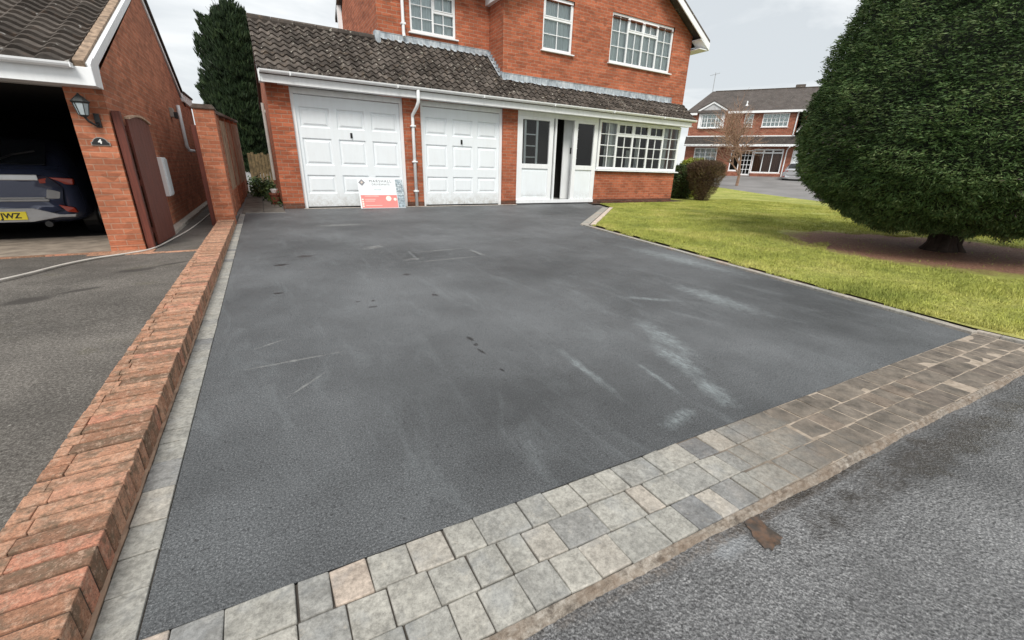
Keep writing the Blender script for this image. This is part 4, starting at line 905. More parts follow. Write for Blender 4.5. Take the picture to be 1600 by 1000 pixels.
tf = MB(); tf.box(NX+.001, NX+.03, NY+.10, NY+.18, .97, 1.09, ); tf.mi = 1; tf.box(NX+.03, NX+.05, NY+.115, NY+.165, .985, 1.075); o = tf.build('gate_latch_box', ['black', 'white']); tag(o, 'small black and white latch box beside the brown gate', 'latch')

# ------------------------------------------------------------------ brown gates
def gate_leaf(root, a, b, z1, arch, par_):
    """boards along a->b"""
    a = Vector((*a, 0)); b = Vector((*b, 0)); t_ = b-a; L = t_.length; t_ /= L; n_ = Vector((t_.y, -t_.x, 0)); nb = 7; M = MB()
    for i in range(nb):
        u0, u1 = L*i/nb+.002, L*(i+1)/nb-.002; h0 = z1+arch*math.sin(math.pi*u0/L); h1 = z1+arch*math.sin(math.pi*u1/L)
        p = a+t_*u0; q = a+t_*u1
        M.prism([(p.x, p.y, .03), (q.x, q.y, .03), (q.x, q.y, h1), (p.x, p.y, h0)], n_*.018)
    o = rel(M, 'boards', 'wood_brown', root)
    for z_ in (.15, z1/2, z1-.12):
        M = MB(); p = a-n_*.02; M.prism([(p.x, p.y, z_), (p.x+t_.x*L, p.y+t_.y*L, z_), (p.x+t_.x*L, p.y+t_.y*L, z_+.06), (p.x, p.y, z_+.06)], n_*.0195); rel(M, 'rail', 'wood_brown', root)
    M = MB(); prev = None
    for i in range(9):
        u = L*i/8; p = a+t_*u; P0_ = (p.x, p.y, z1+arch*math.sin(math.pi*u/L))
        if prev: M.prism([(prev[0]-.004, prev[1], prev[2]), (P0_[0]-.004, P0_[1], P0_[2]), (P0_[0]-.004, P0_[1], P0_[2]+.018), (prev[0]-.004, prev[1], prev[2]+.018)], n_*.045)
        prev = P0_
    rel(M, 'arched_cap', 'wood_pale', root)
g1 = thing('garden_gate', 'tall brown boarded gate swung open against the neighbour pier', 'gate', (-1.05, -4.25, 0), group='brown gates of the alley')
m = MB(); m.box(NX+.012, NX+.075, NY+.03, NY+.10, 0, 1.33); rel(m, 'post', 'wood_brown', g1, bevel=.003)
gate_leaf(g1, (-1.01, -4.24), (-.965, -3.50), 1.27, .045, None)
g2 = thing('garden_gate', 'brown gate leaf folded back behind the brick pillar', 'gate', (-.64, -2.4, 0), group='brown gates of the alley')
m = MB(); m.box(-.655, -.595, -2.46, -2.40, 0, 1.36); rel(m, 'post', 'wood_brown', g2, bevel=.003)
gate_leaf(g2, (-.635, -2.38), (-.66, -1.65), 1.30, .06, None)

# ------------------------------------------------------------------ pillar and fence wall
pv = thing('brick_pillar', 'tall red brick gate pillar with dark coping at the end of the kerb wall', 'pillar', (-.47, -2.35, 0))
m = MB(); m.box(-.595, -.355, -2.48, -2.22, 0, 1.57); rel(m, 'shaft', 'brick_small', pv)
m = MB(); m.box(-.61, -.34, -2.50, -2.20, 1.571, 1.60); m.box(-.59, -.36, -2.47, -2.23, 1.60, 1.63); rel(m, 'coping', plain('dark_coping', (.10, .075, .06), .9, var=.4, sc=14), pv, bevel=.004)
fw_ = thing('garden_wall', 'brick wall with piers and timber panels running back beside the passage', 'wall', (-.40, 1.8, 0))
A = Vector((-.46, -2.19, 0)); B = Vector((-.36, 6.0, 0)); tv = (B-A).normalized()
def seg(M, s0, s1, xo0, xo1, z0, z1a, z1b):
    p, q = A+tv*s0, A+tv*s1
    vs_ = [(p.x+xo0, p.y, z0), (q.x+xo0, q.y, z0), (q.x+xo1, q.y, z0), (p.x+xo1, p.y, z0), (p.x+xo0, p.y, z1a), (q.x+xo0, q.y, z1b), (q.x+xo1, q.y, z1b), (p.x+xo1, p.y, z1a)]
    M.mesh(vs_, [(0, 1, 2, 3), (4, 7, 6, 5), (0, 4, 5, 1), (1, 5, 6, 2), (2, 6, 7, 3), (3, 7, 4, 0)])
def topz(s): return 1.60+.055*s
m = MB(); seg(m, 0, 1.2, -.06, .04, 0, topz(0)-.05, topz(1.2)-.05); rel(m, 'brickwork', 'brick_small', fw_)
m = MB(); seg(m, 1.2, 8.0, -.06, .03, 0, .42, .42); rel(m, 'low_brickwork', 'brick_small', fw_)
for s_ in (1.15, 2.7, 4.3, 6.0, 7.8):
    m = MB(); seg(m, s_, s_+.12, -.08, .05, 0, topz(s_)-.05, topz(s_)-.05); rel(m, 'pier', 'brick_small', fw_)
for s0, s1_2 in ((1.31, 2.7), (2.86, 4.3), (4.46, 6.0), (6.16, 7.8)):
    m = MB(); u = s0
    while u < s1_2-.05: seg(m, u, u+.11, -.02, .0 if int(u*10) % 2 else .012, .42, topz(u)-.12, topz(u)-.12); u += .125
    rel(m, 'fence_panel', 'wood_dark', fw_)
    m = MB(); u = s0+.2
    while u < s1_2: seg(m, u, u+.10, .013, .055, .42, topz(u)-.12, topz(u)-.12); u += .42
    rel(m, 'upright_batten', 'wood_pale', fw_)
m = MB(); seg(m, 0, 8.0, -.09, .085, topz(0)-.049, topz(0), topz(8.0)); 
m = MB()
for i in range(16):
    a_, b_2 = i*.5, i*.5+.495; p, q = A+tv*a_, A+tv*b_2
    m.mesh([(p.x-.09, p.y, topz(a_)-.045), (q.x-.09, q.y, topz(b_2)-.045), (q.x+.085, q.y, topz(b_2)-.045), (p.x+.085, p.y, topz(a_)-.045), (p.x-.09, p.y, topz(a_)), (q.x-.09, q.y, topz(b_2)), (q.x+.085, q.y, topz(b_2)), (p.x+.085, p.y, topz(a_))], [(0, 1, 2, 3), (4, 7, 6, 5), (0, 4, 5, 1), (1, 5, 6, 2), (2, 6, 7, 3), (3, 7, 4, 0)])
rel(m, 'coping', plain('grey_coping', (.12, .09, .075), .9, var=.4, sc=10), fw_, bevel=.003)

# fence, pot, pipe and rubble at the end of the passage
m = MB()
for i in range(12): m.box(-.25+i*.11, -.25+i*.11+.10, 9.6, 9.63, 0, 1.22+.04*math.sin(i*2.1))
m.mi = 0; o = m.build('low_fence', plain('mossy_boards', (.12, .085, .04), .9, var=.5, sc=8)); tag(o, 'low mossy brown board fence across the far end of the passage', 'fence')
pt = thing('plant_pot', 'terracotta plant pot against the garage side wall', 'plant pot', (.29, 1.1, .01))
m = MB(); 
def lathe(M, c, prof, n=18):
    vs_ = [(c[0]+r*math.cos(2*math.pi*k/n), c[1]+r*math.sin(2*math.pi*k/n), c[2]+z) for r, z in prof for k in range(n)]
    M.mesh(vs_, [(i*n+k, i*n+(k+1) % n, (i+1)*n+(k+1) % n, (i+1)*n+k) for i in range(len(prof)-1) for k in range(n)])
lathe(m, (.29, 1.1, .01), [(0, 0), (.07, 0), (.10, .20), (.115, .20), (.115, .25), (.095, .25), (.09, .22), (0, .22)]); rel(m, 'pot', plain('terracotta', (.22, .07, .04), .8), pt, smooth=False)
m = MB(); lathe(m, (.29, 1.1, .24), [(0, 0), (.05, 0), (.085, .10), (.075, .10), (.045, .02), (0, .02)], 12); rel(m, 'white_saucer', 'white', pt)
m = MB(); m.tube([(.36, 2.2, .5), (.36, 2.2, 2.2)], .035, 8); m.box(.33, .40, 2.17, 2.23, 2.0, 2.06); o = m.build('side_downpipe', plain('grey_pipe', (.42, .40, .37), .5), smooth=False); tag(o, 'grey downpipe on the side wall of the garage', 'pipe')
for i in range(16):
    x_, y_ = rnd.uniform(-.15, .32), rnd.uniform(2.6, 8); m = MB(); rr_ = rnd.uniform(.06, .16); vs_ = []
bm_ = MB()
n = 2600; c0 = np.array([[-.05, 4.2, .12], [.25, 3.2, .15], [.2, 5.5, .2], [-.1, 6.6, .25], [.3, 1.9, .08]])[RNG.integers(0, 5, n)]
ctr = c0+RNG.normal(size=(n, 3))*np.array([.09, .5, .09]); ctr[:, 2] = np.abs(ctr[:, 2])+.02; d1 = RNG.normal(size=(n, 3)); d1 /= np.linalg.norm(d1, axis=1)[:, None]; d2 = np.cross(d1, RNG.normal(size=(n, 3))); d2 /= np.linalg.norm(d2, axis=1)[:, None]
L = RNG.uniform(.02, .05, n)[:, None]
o = bulk('passage_ivy', np.stack([ctr-d1*L, ctr+d2*L*.6, ctr+d1*L, ctr-d2*L*.6], 1), 4, RNG.random(n), 'shrub_green'); kind(o, 'stuff')
# hose
hp = [(-2.6, -6.6, .03), (-1.90, -6.15, .045), (-1.682, -5.742, .05), (-1.588, -5.50, .045), (-1.502, -5.174, .035), (-1.36, -4.87, .025), (-1.18, -4.66, .018), (-1.03, -4.41, .014), (-.95, -3.76, .012), (-.87, -2.8, .012), (-.82, -1.12, .012), (-.82, .8, .012)]
def cr_spline(P, k=8):
    P = [Vector(p) for p in P]; R_ = []
    for i in range(len(P)-1):
        a, b, c, d_ = P[max(i-1, 0)], P[i], P[i+1], P[min(i+2, len(P)-1)]
        for j_ in range(k):
            t_ = j_/k; R_.append(.5*((2*b)+(c-a)*t_+(2*a-5*b+4*c-d_)*t_**2+(-a+3*b-3*c+d_)*t_**3))
    return R_+[P[-1]]
m = MB(); m.tube(cr_spline(hp), .0085, 8); o = m.build('garden_hose', plain('white_hose', (.62, .58, .53), .5), smooth=True); tag(o, 'thin off-white hose lying across the neighbour driveway into the alley', 'hose')

# ------------------------------------------------------------------ cars
def car(name, label, loc, rotz, scale, paint, width=1.8, length=4.3, height=1.55, plate=None, group=None):
    """rear of the car faces local -Y"""
    t = thing(name, label, 'car', loc, rotz, group); t.scale = (scale,)*3
    w = width/2
    # stations along y: (y, half width sill, half width shoulder, z bottom, z shoulder, z roof, half width roof)
    ST = [(0, .70, .74, .42, .80, .98, .60), (.05, .84, .86, .30, .86, 1.05, .64), (.22, .90, .89, .26, .93, 1.12, .64), (.30, .90, .895, .24, .95, 1.16, .63), (.75, .90, .90, .22, .96, 1.50, .60), (1.4, .90, .90, .20, .95, 1.55, .61),
          (2.1, .90, .90, .20, .93, 1.53, .60), (2.7, .90, .90, .20, .92, 1.38, .58), (3.2, .90, .90, .20, .92, .99, .62), (3.8, .88, .87, .22, .84, .88, .66), (4.2, .80, .80, .26, .66, .74, .60), (4.3, .68, .70, .34, .56, .62, .54)]
    def ring(q):
        y, ws, wb, zb, zs, zr, wr = q; k = w/.9
        return [(-ws*k*.7, y, zb), (-ws*k, y, zb+.06), (-ws*k, y, (zb+zs)/2), (-wb*k, y, zs), (-wr*k, y, zr-.02), (-wr*k*.6, y, zr), (wr*k*.6, y, zr), (wr*k, y, zr-.02), (wb*k, y, zs), (ws*k, y, (zb+zs)/2), (ws*k, y, zb+.06), (ws*k*.7, y, zb)]
    R_ = [ring(q) for q in ST]; n_ = 12; M = MB(); vs_ = [p for r in R_ for p in r]; fs_ = []
    for i in range(len(R_)-1):
        for k in range(n_): fs_.append((i*n_+k, i*n_+(k+1) % n_, (i+1)*n_+(k+1) % n_, (i+1)*n_+k))
    fs_ += [tuple(range(n_)), tuple(range(len(R_)*n_-1, (len(R_)-1)*n_-1, -1))]
    M.mesh(vs_, fs_); M.build('body', paint, t, smooth=True, subsurf=2)
    # glass: rear screen, sides, windscreen as shaped panels just proud of the body
    def quad(M, pts, th=.012):
        p = [Vector(a) for a in pts]; nn = (p[1]-p[0]).cross(p[2]-p[0]).normalized(); M.prism(p, nn*th)
    k = w/.9; MT.setdefault('car_glass', plain('car_glass', (.012, .014, .017), .08))
    M = MB(); quad(M, [(-.58*k, .18, 1.12), (.58*k, .18, 1.12), (.53*k, .64, 1.47), (-.53*k, .64, 1.47)]); M.build('rear_screen', 'car_glass', t, bevel=.01)
    M = MB(); quad(M, [(.60*k, 3.08, 1.03), (-.60*k, 3.08, 1.03), (-.54*k, 2.58, 1.44), (.54*k, 2.58, 1.44)], .03); M.build('windscreen', 'car_glass', t, bevel=.01)
    for s_ in (-1, 1):
        M = MB(); P_ = [(s_*.80*k, .62, 1.02), (s_*.81*k, 2.95, 1.0), (s_*.655*k, 2.45, 1.40), (s_*.645*k, .98, 1.43)]
        if s_ < 0: P_.reverse()
        quad(M, P_, .02); M.build('side_window', 'car_glass', t, bevel=.008)
    for y_ in (.85, 3.45):
        for s_ in (-1, 1):
            M = MB(); xc = s_*(w-.10); pr = []
            def disc(M, x0, x1, r, n=22):
                M.tube([(x0, y_, r0), (x1, y_, r0)], r, n)
            r0 = .32; disc(M, xc-.10, xc+.105, .32); wh_ = M.build('wheel', 'black', t, bevel=.02)
            M = MB(); xo = xc+s_*.106
            M.tube([(xo, y_, r0), (xo+s_*.006, y_, r0)], .055, 12)
            for q in range(10):
                a = q*math.pi/5; M.prism([(xo, y_+.03*math.cos(a+1.57), r0+.03*math.sin(a+1.57)), (xo, y_+.21*math.cos(a+.10), r0+.21*math.sin(a+.10)), (xo, y_+.21*math.cos(a-.10), r0+.21*math.sin(a-.10)), (xo, y_-.03*math.cos(a+1.57), r0-.03*math.sin(a+1.57))], (s_*.008, 0, 0))
            for q in range(24):
                a = q*math.pi/12; b = a+math.pi/12; M.prism([(xo, y_+.205*math.cos(a), r0+.205*math.sin(a)), (xo, y_+.205*math.cos(b), r0+.205*math.sin(b)), (xo, y_+.225*math.cos(b), r0+.225*math.sin(b)), (xo, y_+.225*math.cos(a), r0+.225*math.sin(a))], (s_*.01, 0, 0))
            M.build('rim', 'metal', wh_)
    MT.setdefault('lamp_red', plain('red_lamp', (.34, .04, .02), .2)); MT.setdefault('bumper_grey', plain('grey_trim', (.34, .34, .345), .5)); MT.setdefault('silver_trim', plain('silver_trim', (.55, .56, .57), .25, .6))
    for s_ in (-1, 1):
        M = MB(); M.prism([(s_*.50*k, -.012, .86), (s_*.86*k, .05, .84), (s_*.87*k, .06, .93), (s_*.62*k, .0, .95), (s_*.50*k, -.012, .92)], (0, .07, 0)); M.build('tail_light', 'lamp_red', t, bevel=.012)
        M = MB(); M.prism([(s_*.64*k, -.045, .55), (s_*.80*k, .0, .50), (s_*.82*k, .02, .42), (s_*.72*k, -.04, .44)], (0, .06, 0)); M.build('reflector', 'lamp_red', t, bevel=.008)
        M = MB(); M.prism([(s_*.52*k, -.02, .64), (s_*.74*k, .01, .63), (s_*.70*k, .0, .74), (s_*.56*k, -.015, .78)], (0, .05, 0)); M.build('bumper_corner', 'bumper_grey', t, bevel=.01)
    M = MB(); M.box(-.52*k, .52*k, -.022, .04, .635, .66); M.box(-.55*k, .55*k, -.03, .03, .60, .632); M.build('bumper_step', 'bumper_grey', t, bevel=.008)
    M = MB(); M.box(-.50*k, .50*k, -.012, .05, .90, .985); M.build('hatch_trim', 'silver_trim', t, bevel=.01)
    M = MB(); M.prism([(-.62*k, -.03, .40), (-.34*k, -.03, .50), (.34*k, -.03, .50), (.62*k, -.03, .40), (.80*k, .0, .40), (.78*k, .0, .36), (.60*k, -.03, .36), (.30*k, -.03, .30), (-.30*k, -.03, .30), (-.60*k, -.03, .36), (-.78*k, .0, .36), (-.80*k, .0, .40)], (0, .06, 0)); M.build('diffuser', 'bumper_grey', t, bevel=.008)
    M = MB(); M.tube([(.0, .10, 1.13), (.22, .28, 1.26), (.46*k, .33, 1.32)], .012, 6); M.box(-.02, .03, .05, .11, 1.10, 1.15); M.build('wiper', 'black', t)
    if plate:
        MT.setdefault('plate_yellow', plain('plate_yellow', (.80, .66, .04), .4, var=.03)); M = MB(); M.box(-.26, .26, -.045, -.031, .335, .455); po_ = M.build('number_plate', 'plate_yellow', t, bevel=.004)
        text(plate, .105, (0, -.0475, .393), (RAD(90), 0, 0), 'black', po_, 'lettering', bold=.003, spacing=1.05)
        M = MB(); 
        M.tube([(.46, -.02, .26), (.46, .05, .26)], .045, 12); M.build('exhaust', 'black', t)
        text('GTI', .05, (.36, -.018, .925), (RAD(90), 0, 0), 'metal', t, 'badge', bold=.003) if False else None
    return t
navy = NT('navy_paint'); navy.set((.045, .055, .10), .25, .2); navy.b.inputs['Coat Weight'].default_value = .6
silver = NT('silver_paint'); silver.set((.48, .50, .53), .25, .3); silver.b.inputs['Coat Weight'].default_value = .6
car('parked_car', 'dark blue hatchback parked nose-in inside the open neighbour garage', (-2.385, -3.42, .004), 0, .72, navy.m, plate='MR JWZ')

# ------------------------------------------------------------------ vegetation
def crown(name, parent, ctr, prof, n, size, mat, seed, tilt=.5, up=.0, disp=.10, freq=2.2, core='bark', mat2=None, horiz=1.0, depth=.16, extra=None, clip=None, corefac=.86):
    """foliage of n leaf blades spread through the outer shell of a lathed crown; prof = [(z, radius)]"""
    g_ = np.random.default_rng(seed); pz = np.array([p[0] for p in prof]); pr = np.array([p[1] for p in prof])
    # area weighted sampling along the profile
    zz = np.linspace(pz[0], pz[-1], 400); rr = np.interp(zz, pz, pr); dl = np.hypot(np.diff(zz), np.diff(rr)); wgt = dl*(rr[1:]+rr[:-1])/2; cdf = np.cumsum(wgt)/wgt.sum()
    u = g_.random(n); k = np.searchsorted(cdf, u); z = zz[k]+(zz[k+1]-zz[k])*g_.random(n); r = rr[k]+(rr[k+1]-rr[k])*g_.random(n)
    a = g_.random(n)*2*np.pi; slope = (rr[k+1]-rr[k])/np.maximum(zz[k+1]-zz[k], 1e-4)
    N_ = np.c_[np.cos(a), np.sin(a), -slope]; N_ /= np.linalg.norm(N_, axis=1)[:, None]
    P = np.c_[r*np.cos(a), r*np.sin(a), z]
    dis = sn(P, seed+1, 10, freq, (1, 1, 1.8))*disp*.6+sn(P, seed+2, 14, freq*3.2, (1, 1, 2.2))*disp*.4+sn(P, seed+3, 16, freq*7, (.7, .7, 2.2))*disp*.35
    dep = g_.random(n)**1.7*depth; st_ = g_.random(n) < .03; dep[st_] = -g_.random(st_.sum())*.055
    P = P+N_*(dis-dep)[:, None]
    if extra is not None: P = extra(P, N_, g_)
    tang = np.c_[-np.sin(a), np.cos(a), np.zeros(n)]
    d = tang*g_.normal(size=n)[:, None]*horiz+N_*(tilt+.4*g_.random(n))[:, None]+np.c_[np.zeros(n), np.zeros(n), up+g_.normal(size=n)*.35]
    d /= np.linalg.norm(d, axis=1)[:, None]; s_ = np.cross(d, N_+g_.normal(size=(n, 3))*.7); s_ /= np.linalg.norm(s_, axis=1)[:, None]+1e-9
    L = (size[0]*(.6+.8*g_.random(n)))[:, None]; W_ = (size[1]*(.6+.8*g_.random(n)))[:, None]
    P += np.array(ctr)
    V = np.stack([P-d*L*.5, P+s_*W_*.5, P+d*L*.5, P-s_*W_*.5], 1)
    rv = np.clip(.5+.22*g_.normal(size=n)+.25*dis/max(disp, 1e-3)*.6, 0, 1)
    mi = None; mats = mat
    if mat2:
        mats = [mat, mat2]; q = sn(P, seed+5, 10, 1.4); lowmask = (P[:, 2]-ctr[2]) < mat2_lim(P, ctr); mi = ((q+g_.normal(size=n)*.6+(1.0-(P[:, 2]-ctr[2]))*.5 > 1.15) & lowmask).astype(int)
    o = bulk(name, V, 4, rv, mats, parent, mi=mi)
    if parent: shift(o, parent)
    # closed inner core; its dark colour stands in for shade between leaves
    M = MB(); na = 48; rings = []
    for q in range(0, len(prof)): pass
    zs = np.linspace(pz[0]+.02, pz[-1]-.02, 26); vs_ = []
    for z_ in zs:
        r_0 = np.interp(z_, pz, pr)
        for j_ in range(na):
            a_ = 2*math.pi*j_/na; p = np.array([[r_0*math.cos(a_), r_0*math.sin(a_), z_]]); dd_ = float(sn(p, seed+1, 10, freq, (1, 1, 1.8))[0]*disp*.6)
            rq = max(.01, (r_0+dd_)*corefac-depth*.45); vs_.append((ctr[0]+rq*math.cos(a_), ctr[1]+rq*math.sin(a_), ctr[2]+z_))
    nz_ = len(zs); fs_ = [(i*na+k, i*na+(k+1) % na, (i+1)*na+(k+1) % na, (i+1)*na+k) for i in range(nz_-1) for k in range(na)]+[tuple(range(na-1, -1, -1)), tuple(range((nz_-1)*na, nz_*na))]
    M.mesh(vs_, fs_); o2 = M.build('inner_core', core, o, smooth=True)
    return o
def mat2_lim(P, ctr): return 1.6
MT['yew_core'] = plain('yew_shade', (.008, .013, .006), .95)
yc = (7.98, -8.09, 0)
Y_ = thing('yew_tree', 'huge clipped dark green conical yew on the lawn', 'tree', yc)
yprof = [(.28, .16), (.30, .6), (.35, 1.0), (.45, 1.25), (.58, 1.46), (.87, 1.79), (1.34, 1.92), (1.88, 1.90), (2.62, 1.72), (3.2, 1.54), (4.2, 1.17), (5.2, .70), (5.8, .3), (6.0, .02)]
yprof[0] = (.28, .16)
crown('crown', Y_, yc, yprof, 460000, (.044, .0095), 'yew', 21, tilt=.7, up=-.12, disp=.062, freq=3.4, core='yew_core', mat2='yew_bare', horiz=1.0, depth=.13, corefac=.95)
m = MB()
for k in range(16):
    a = k*2*math.pi/16+rnd.uniform(-.15, .15); r1 = rnd.uniform(.10, .17); 
    m.tube([(yc[0]+r1*1.45*math.cos(a), yc[1]+r1*1.45*math.sin(a), -.02), (yc[0]+r1*math.cos(a), yc[1]+r1*math.sin(a), .10), (yc[0]+r1*.95*math.cos(a+.1), yc[1]+r1*.95*math.sin(a+.1), .45)], [.07, .055, .05], 7)
m.tube([(yc[0], yc[1], -.02), (yc[0], yc[1], 4.5)], [.16, .05], 10)
shift(m.build('trunk', 'bark', Y_, smooth=True), Y_)
# low ragged sprigs near the trunk

cy_ = (-.10, 12.0, .2)
CT = thing('cypress_tree', 'tall dark feathery cypress behind the garden wall', 'tree', cy_)
def upswept(P, N_, g_):
    q = sn(P, 77, 8, 3.4, (1, 1, .5)); return P+N_*(np.clip(q, 0, 2)*.14)[:, None]+np.c_[np.zeros(len(P)), np.zeros(len(P)), np.clip(q, 0, 2)*.22]
crown('crown', CT, cy_, [(.3, .75), (1.5, 1.05), (2.8, 1.16), (4.2, 1.12), (5.2, .92), (5.9, .62), (6.35, .30), (6.55, .03)], 60000, (.20, .045), 'cypress', 31, tilt=.35, up=1.3, disp=.17, freq=2.0, core='yew_core', horiz=.5, depth=.3, extra=upswept, corefac=.82)
m = MB(); m.tube([(-.10, 12, 0), (-.10, 12, 5)], [.16, .05], 8)
for k in range(110):
    a = rnd.uniform(0, 6.28); z_ = rnd.uniform(2, 6.1); r1 = np.interp(z_, [2, 4.2, 5.9, 6.5], [1.0, 1.0, .5, .1])
    m.tube([(-.1+r1*.5*math.cos(a), 12+r1*.5*math.sin(a), z_-.1), (-.1+(r1+.22)*math.cos(a), 12+(r1+.22)*math.sin(a), z_+rnd.uniform(.3, .6))], [.016, .003], 5)
shift(m.build('trunk', 'bark', CT), CT)

def twiggy(name, label, base, prof, n, mat, seed, size=(.05, .012), n2=0, mat2=None, **k):
    t = thing(name, label, 'shrub', base)
    crown('foliage', t, base, prof, n, size, mat, seed, core='soil', **k)
    m = MB()
    for q in range(26):
        a = rnd.uniform(0, 6.28); top = prof[-1][0]; r1 = max(p[1] for p in prof)*rnd.uniform(.2, .95); zt = rnd.uniform(.5, 1)*top
        m.tube([(base[0]+.08*math.cos(a), base[1]+.08*math.sin(a), base[2]), (base[0]+r1*.5*math.cos(a), base[1]+r1*.5*math.sin(a), base[2]+zt*.5), (base[0]+r1*math.cos(a), base[1]+r1*math.sin(a), base[2]+zt)], [.014, .009, .003], 5)
    shift(m.build('stems', 'bark', t), t); return t
twiggy('brown_shrub', 'rounded clipped brown leafless shrub on the lawn by the house corner', (13.65, -.02, 0), [(.0, .22), (.25, .33), (.6, .46), (1.0, .62), (1.2, .62), (1.34, .45), (1.40, .05)], 16000, 'shrub_brown', 41, size=(.10, .010), tilt=.6, up=.6, disp=.06, horiz=.5, depth=.25, corefac=.8)
twiggy('green_shrub', 'narrow green shrub with lime top beside the house corner', (13.85, 1.15, 0), [(.0, .30), (.3, .40), (.9, .38), (1.15, .3), (1.2, .05)], 9000, 'shrub_green', 43, size=(.06, .03), disp=.07, depth=.15)
twiggy('lime_shrub', 'bright lime green bush just behind the brown shrub', (14.95, 1.55, .0), [(.0, .30), (.5, .42), (1.1, .48), (1.40, .40), (1.52, .05)], 12000, 'shrub_lime', 44, size=(.06, .03), disp=.07, depth=.15)

# bare tree by the far house
def bare_tree(base, h, label):
    t = thing('bare_tree', label, 'tree', base); tr = MB(); tw = MB(); R = random.Random(5)
    def grow(p, d, L, r, lv):
        pts = [p]; q = p.copy(); dd_ = d.copy()
        for i in range(3):
            dd_ = (dd_+Vector((R.gauss(0, .13), R.gauss(0, .13), R.gauss(.04, .08)))).normalized(); q = q+dd_*L/3; pts.append(q.copy())
        (tr if lv < 2 else tw).tube(pts, [r, r*.85, r*.7, r*.55], 6 if lv < 2 else 4, cap=False)
        if lv >= 5: return
        for i in range(5 if lv < 3 else 3):
            b = pts[R.choice([1, 2, 3, 3])]; nd_ = (dd_+Vector((R.gauss(0, .62), R.gauss(0, .62), R.gauss(.1, .4)))).normalized(); grow(b.copy(), nd_, L*R.uniform(.6, .85), r*.58, lv+1)
    grow(Vector(base), Vector((0, 0, 1)), h*.36, .09, 0)
    shift(tr.build('trunk', 'pale_bark', t), t); shift(tw.build('twigs', 'pale_bark', t), t); return t
bt = bare_tree((25.3, 6.3, th(25.3, 6.3)-.05), 5.2, 'bare reddish twiggy tree in front of the far house')

# ------------------------------------------------------------------ house across the road
FP = Vector((32.2, 10.2, .0)); FR = math.atan2(-.819, .574)
FH = thing('far_house', 'brick house across the road with white dormer, patio doors and grey roof', 'house', FP, FR)
m = MB()
lowh = [(-3.92, -2.28, 1.83, 2.85), (-1.30, -.64, 1.22, 2.70), (-.60, .20, .95, 2.70), (.22, 2.14, 1.12, 2.78)]; uph = [(-.84, -.26, 4.28, 5.15), (.34, 2.0, 4.26, 5.15)]
wall_y(m, 0, .2, -4.6, 2.55, .6, 5.25, lowh+uph+[(-3.80, -2.34, 4.26, 5.22)]); m.box(-4.6, -4.4, .21, 5, .6, 5.2); m.box(6.9, 7.1, .0, 5, .6, 4.0); m.box(-4.4, 6.9, 4.8, 5, .6, 5.2)
wall_y(m, -.45, .2, 2.95, 7.1, 3.75, 5.0); m.face([(2.95, -.45, 5.0), (7.1, -.45, 5.0), (5.02, -.45, 6.9)]); m.box(2.95, 3.15, -.249, 4, 3.6, 5.1); wall_y(m, 0.0, .2, 3.9, 7.1, .6, 3.2); wall_y(m, .0, .2, 2.551, 3.9, .6, 3.2, [(2.70, 3.8, .6, 2.75)])
m.build('wall', 'brick_far', FH)
for (a, b, c, d_), l_ in zip(lowh, [[(0, .5, None, 2, 0, 3), (.5, 1, None, 2, 0, 3)], [(0, 1, None, 1, 0, 1)], [(0, 1, None, 3, 0, 5)], [(0, .33, 2.5, 1, 1, 1), (.33, .66, 2.5, 1, 1, 1), (.66, 1, 2.5, 1, 1, 1)]]):
    window(FH, .02, a, b, c, d_, l_, fw=.07, bar=.035, backing='rust_drape' if a > .2 else ('net' if a < -2 else None), sill=True, gap=.25)
for (a, b, c, d_), l_ in zip(uph, [[(0, 1, None, 2, 0, 3)], [(0, .33, None, 2, 0, 3), (.33, .66, None, 2, 0, 3), (.66, 1, None, 2, 0, 3)]]):
    window(FH, .02, a, b, c, d_, l_, fw=.06, bar=.03, backing='net')
window(FH, -.06, -3.78, -2.36, 4.24, 5.22, [(0, .27, None, 2, 0, 3), (.27, .73, None, 2, 0, 3), (.73, 1, None, 2, 0, 3)], fw=.07, bar=.03, backing='net')
m = MB(); m.face([(-3.95, -.1, 5.20), (-2.2, -.1, 5.20), (-2.2, -.1, 5.42), (-3.08, -.1, 5.92), (-3.95, -.1, 5.42)][::-1]); m.build('dormer_gable', plain('pale_render', (.46, .47, .48), .7), FH)
m = MB()
for s_ in (-1, 1): m.prism([(-3.08, -.18, 5.92), (-3.08, -.18, 6.05), (-3.08+s_*1.02, -.18, 5.46), (-3.08+s_*1.02, -.18, 5.33)], (0, .06, 0))
m.box(-3.98, -3.80, -.08, .0, 4.22, 5.4); m.box(-2.34, -2.18, -.08, .0, 4.22, 5.4); m.box(-4.95, -4.12, -.3, -.26, 5.13, 5.27); m.box(-2.0, 2.95, -.3, -.26, 5.18, 5.33); m.box(-4.7, 3.3, -.75, -.7, 2.92, 3.06); m.box(-4.65, 2.6, -.03, .0, 3.62, 3.70)
m.prism([(3.0, -.70, 4.55), (3.0, -.70, 4.68), (5.02, -.70, 6.98), (5.02, -.70, 6.85)], (0, .05, 0)); m.prism([(2.55, -.70, 3.80), (2.55, -.70, 3.93), (3.1, -.70, 4.72), (3.1, -.70, 4.6)], (0, .05, 0))
m.build('white_trim', 'white', FH)
m = MB()
m.prism([(-4.95, -.3, 5.25), (-3.4, 2.4, 7.0), (3.9, 2.4, 7.0), (3.9, -.3, 5.25)], (0, .02, .1)); m.face([(-4.95, -.3, 5.25), (-4.95, 5.1, 5.25), (-3.4, 2.4, 7.05)]); m.face([(-4.95, 5.1, 5.25), (7.1, 5.1, 5.25), (7.1, 2.4, 7.05), (-3.4, 2.4, 7.05)])
m.prism([(-4.7, -.75, 3.02), (-4.7, .0, 3.66), (-4.7, .0, 3.60), (-4.7, -.75, 2.95)], (8.1, 0, 0))
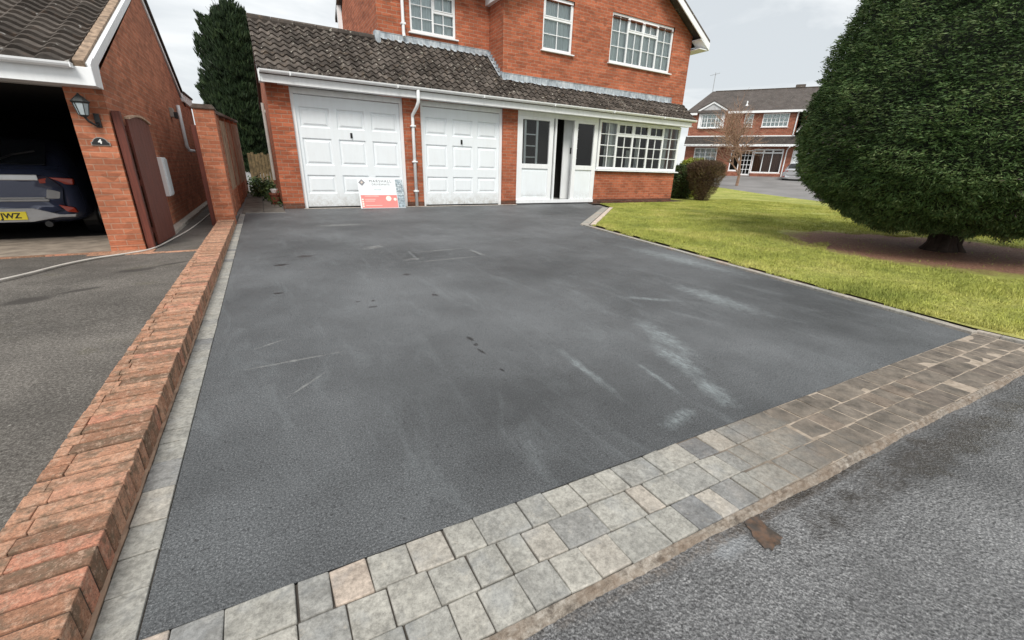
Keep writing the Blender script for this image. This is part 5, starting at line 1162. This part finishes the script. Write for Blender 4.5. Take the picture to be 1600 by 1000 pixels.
for s_ in (-1, 1): m.prism([(-3.08, -.22, 6.05), (-3.08+s_*1.05, -.22, 5.47), (-3.08+s_*1.05, -.22, 5.52), (-3.08, -.22, 6.11)], (0, 2.0, 0))
m.prism([(2.6, -.75, 4.0), (5.02, -.75, 7.0), (5.02, -.75, 7.08), (2.6, -.75, 4.08)], (0, 4, 0)); m.prism([(7.5, -.75, 4.5), (5.02, -.75, 7.0), (5.02, -.75, 7.08), (7.5, -.75, 4.58)], (0, 4, 0))
fr_ = m.build('roof', tile_mat('far_roof', (.085, .075, .07), (.20, .19, .17), (.13, .09, .07)), FH)
m = MB(); m.box(-3.2, 3.6, 2.32, 2.48, 7.04, 7.12); m.box(2.2, 2.8, 2.3, 2.6, 7.1, 7.3); m.build('ridge', 'tile', FH)
m = MB(); lathe(m, (-.85, .4, 5.72), [(.12, 0), (.12, .05), (.05, .12), (.05, .3), (.0, .36)], 8); m.build('vent_cowl', 'white', FH)
m = MB(); m.tube([(2.47, -.3, 5.2), (2.47, -.05, 5.05), (2.44, -.05, 3.7)], .04, 6); m.build('downpipe', 'white', FH); m = MB(); m.tube([(2.35, -.72, 2.9), (2.30, -.06, 2.7), (2.28, -.06, .8)], .04, 6); m.build('downpipe', 'white', FH)
m = MB(); m.box(2.70, 3.8, .1, .14, .6, 2.75); m.build('garage_door', 'door_white', FH)
m = MB(); m.box(-1.6, -.55, -.16, -.02, .6, 1.18); m.box(.24, 2.2, -.16, -.02, .6, 1.08); m.build('low_wall', 'brick_far', FH)
m = MB(); m.tube([(-3.42, 2.3, 6.9), (-3.42, 2.3, 8.4)], .02, 5); m.tube([(-3.8, 2.3, 8.2), (-3.1, 2.3, 8.35)], .012, 4)
for i in range(7): x_ = -3.75+i*.1; m.tube([(x_, 2.15, 8.21+i*.02), (x_, 2.45, 8.21+i*.02)], .008, 4)
m.build('aerial', 'metal', FH)
ca = (32.2-.819*3+.574*2.75, 10.2-.574*3-.819*2.75)
car('parked_car', 'silver hatchback parked on the drive of the house across the road', (ca[0], ca[1], .50), FR+RAD(-14), .84, silver.m)
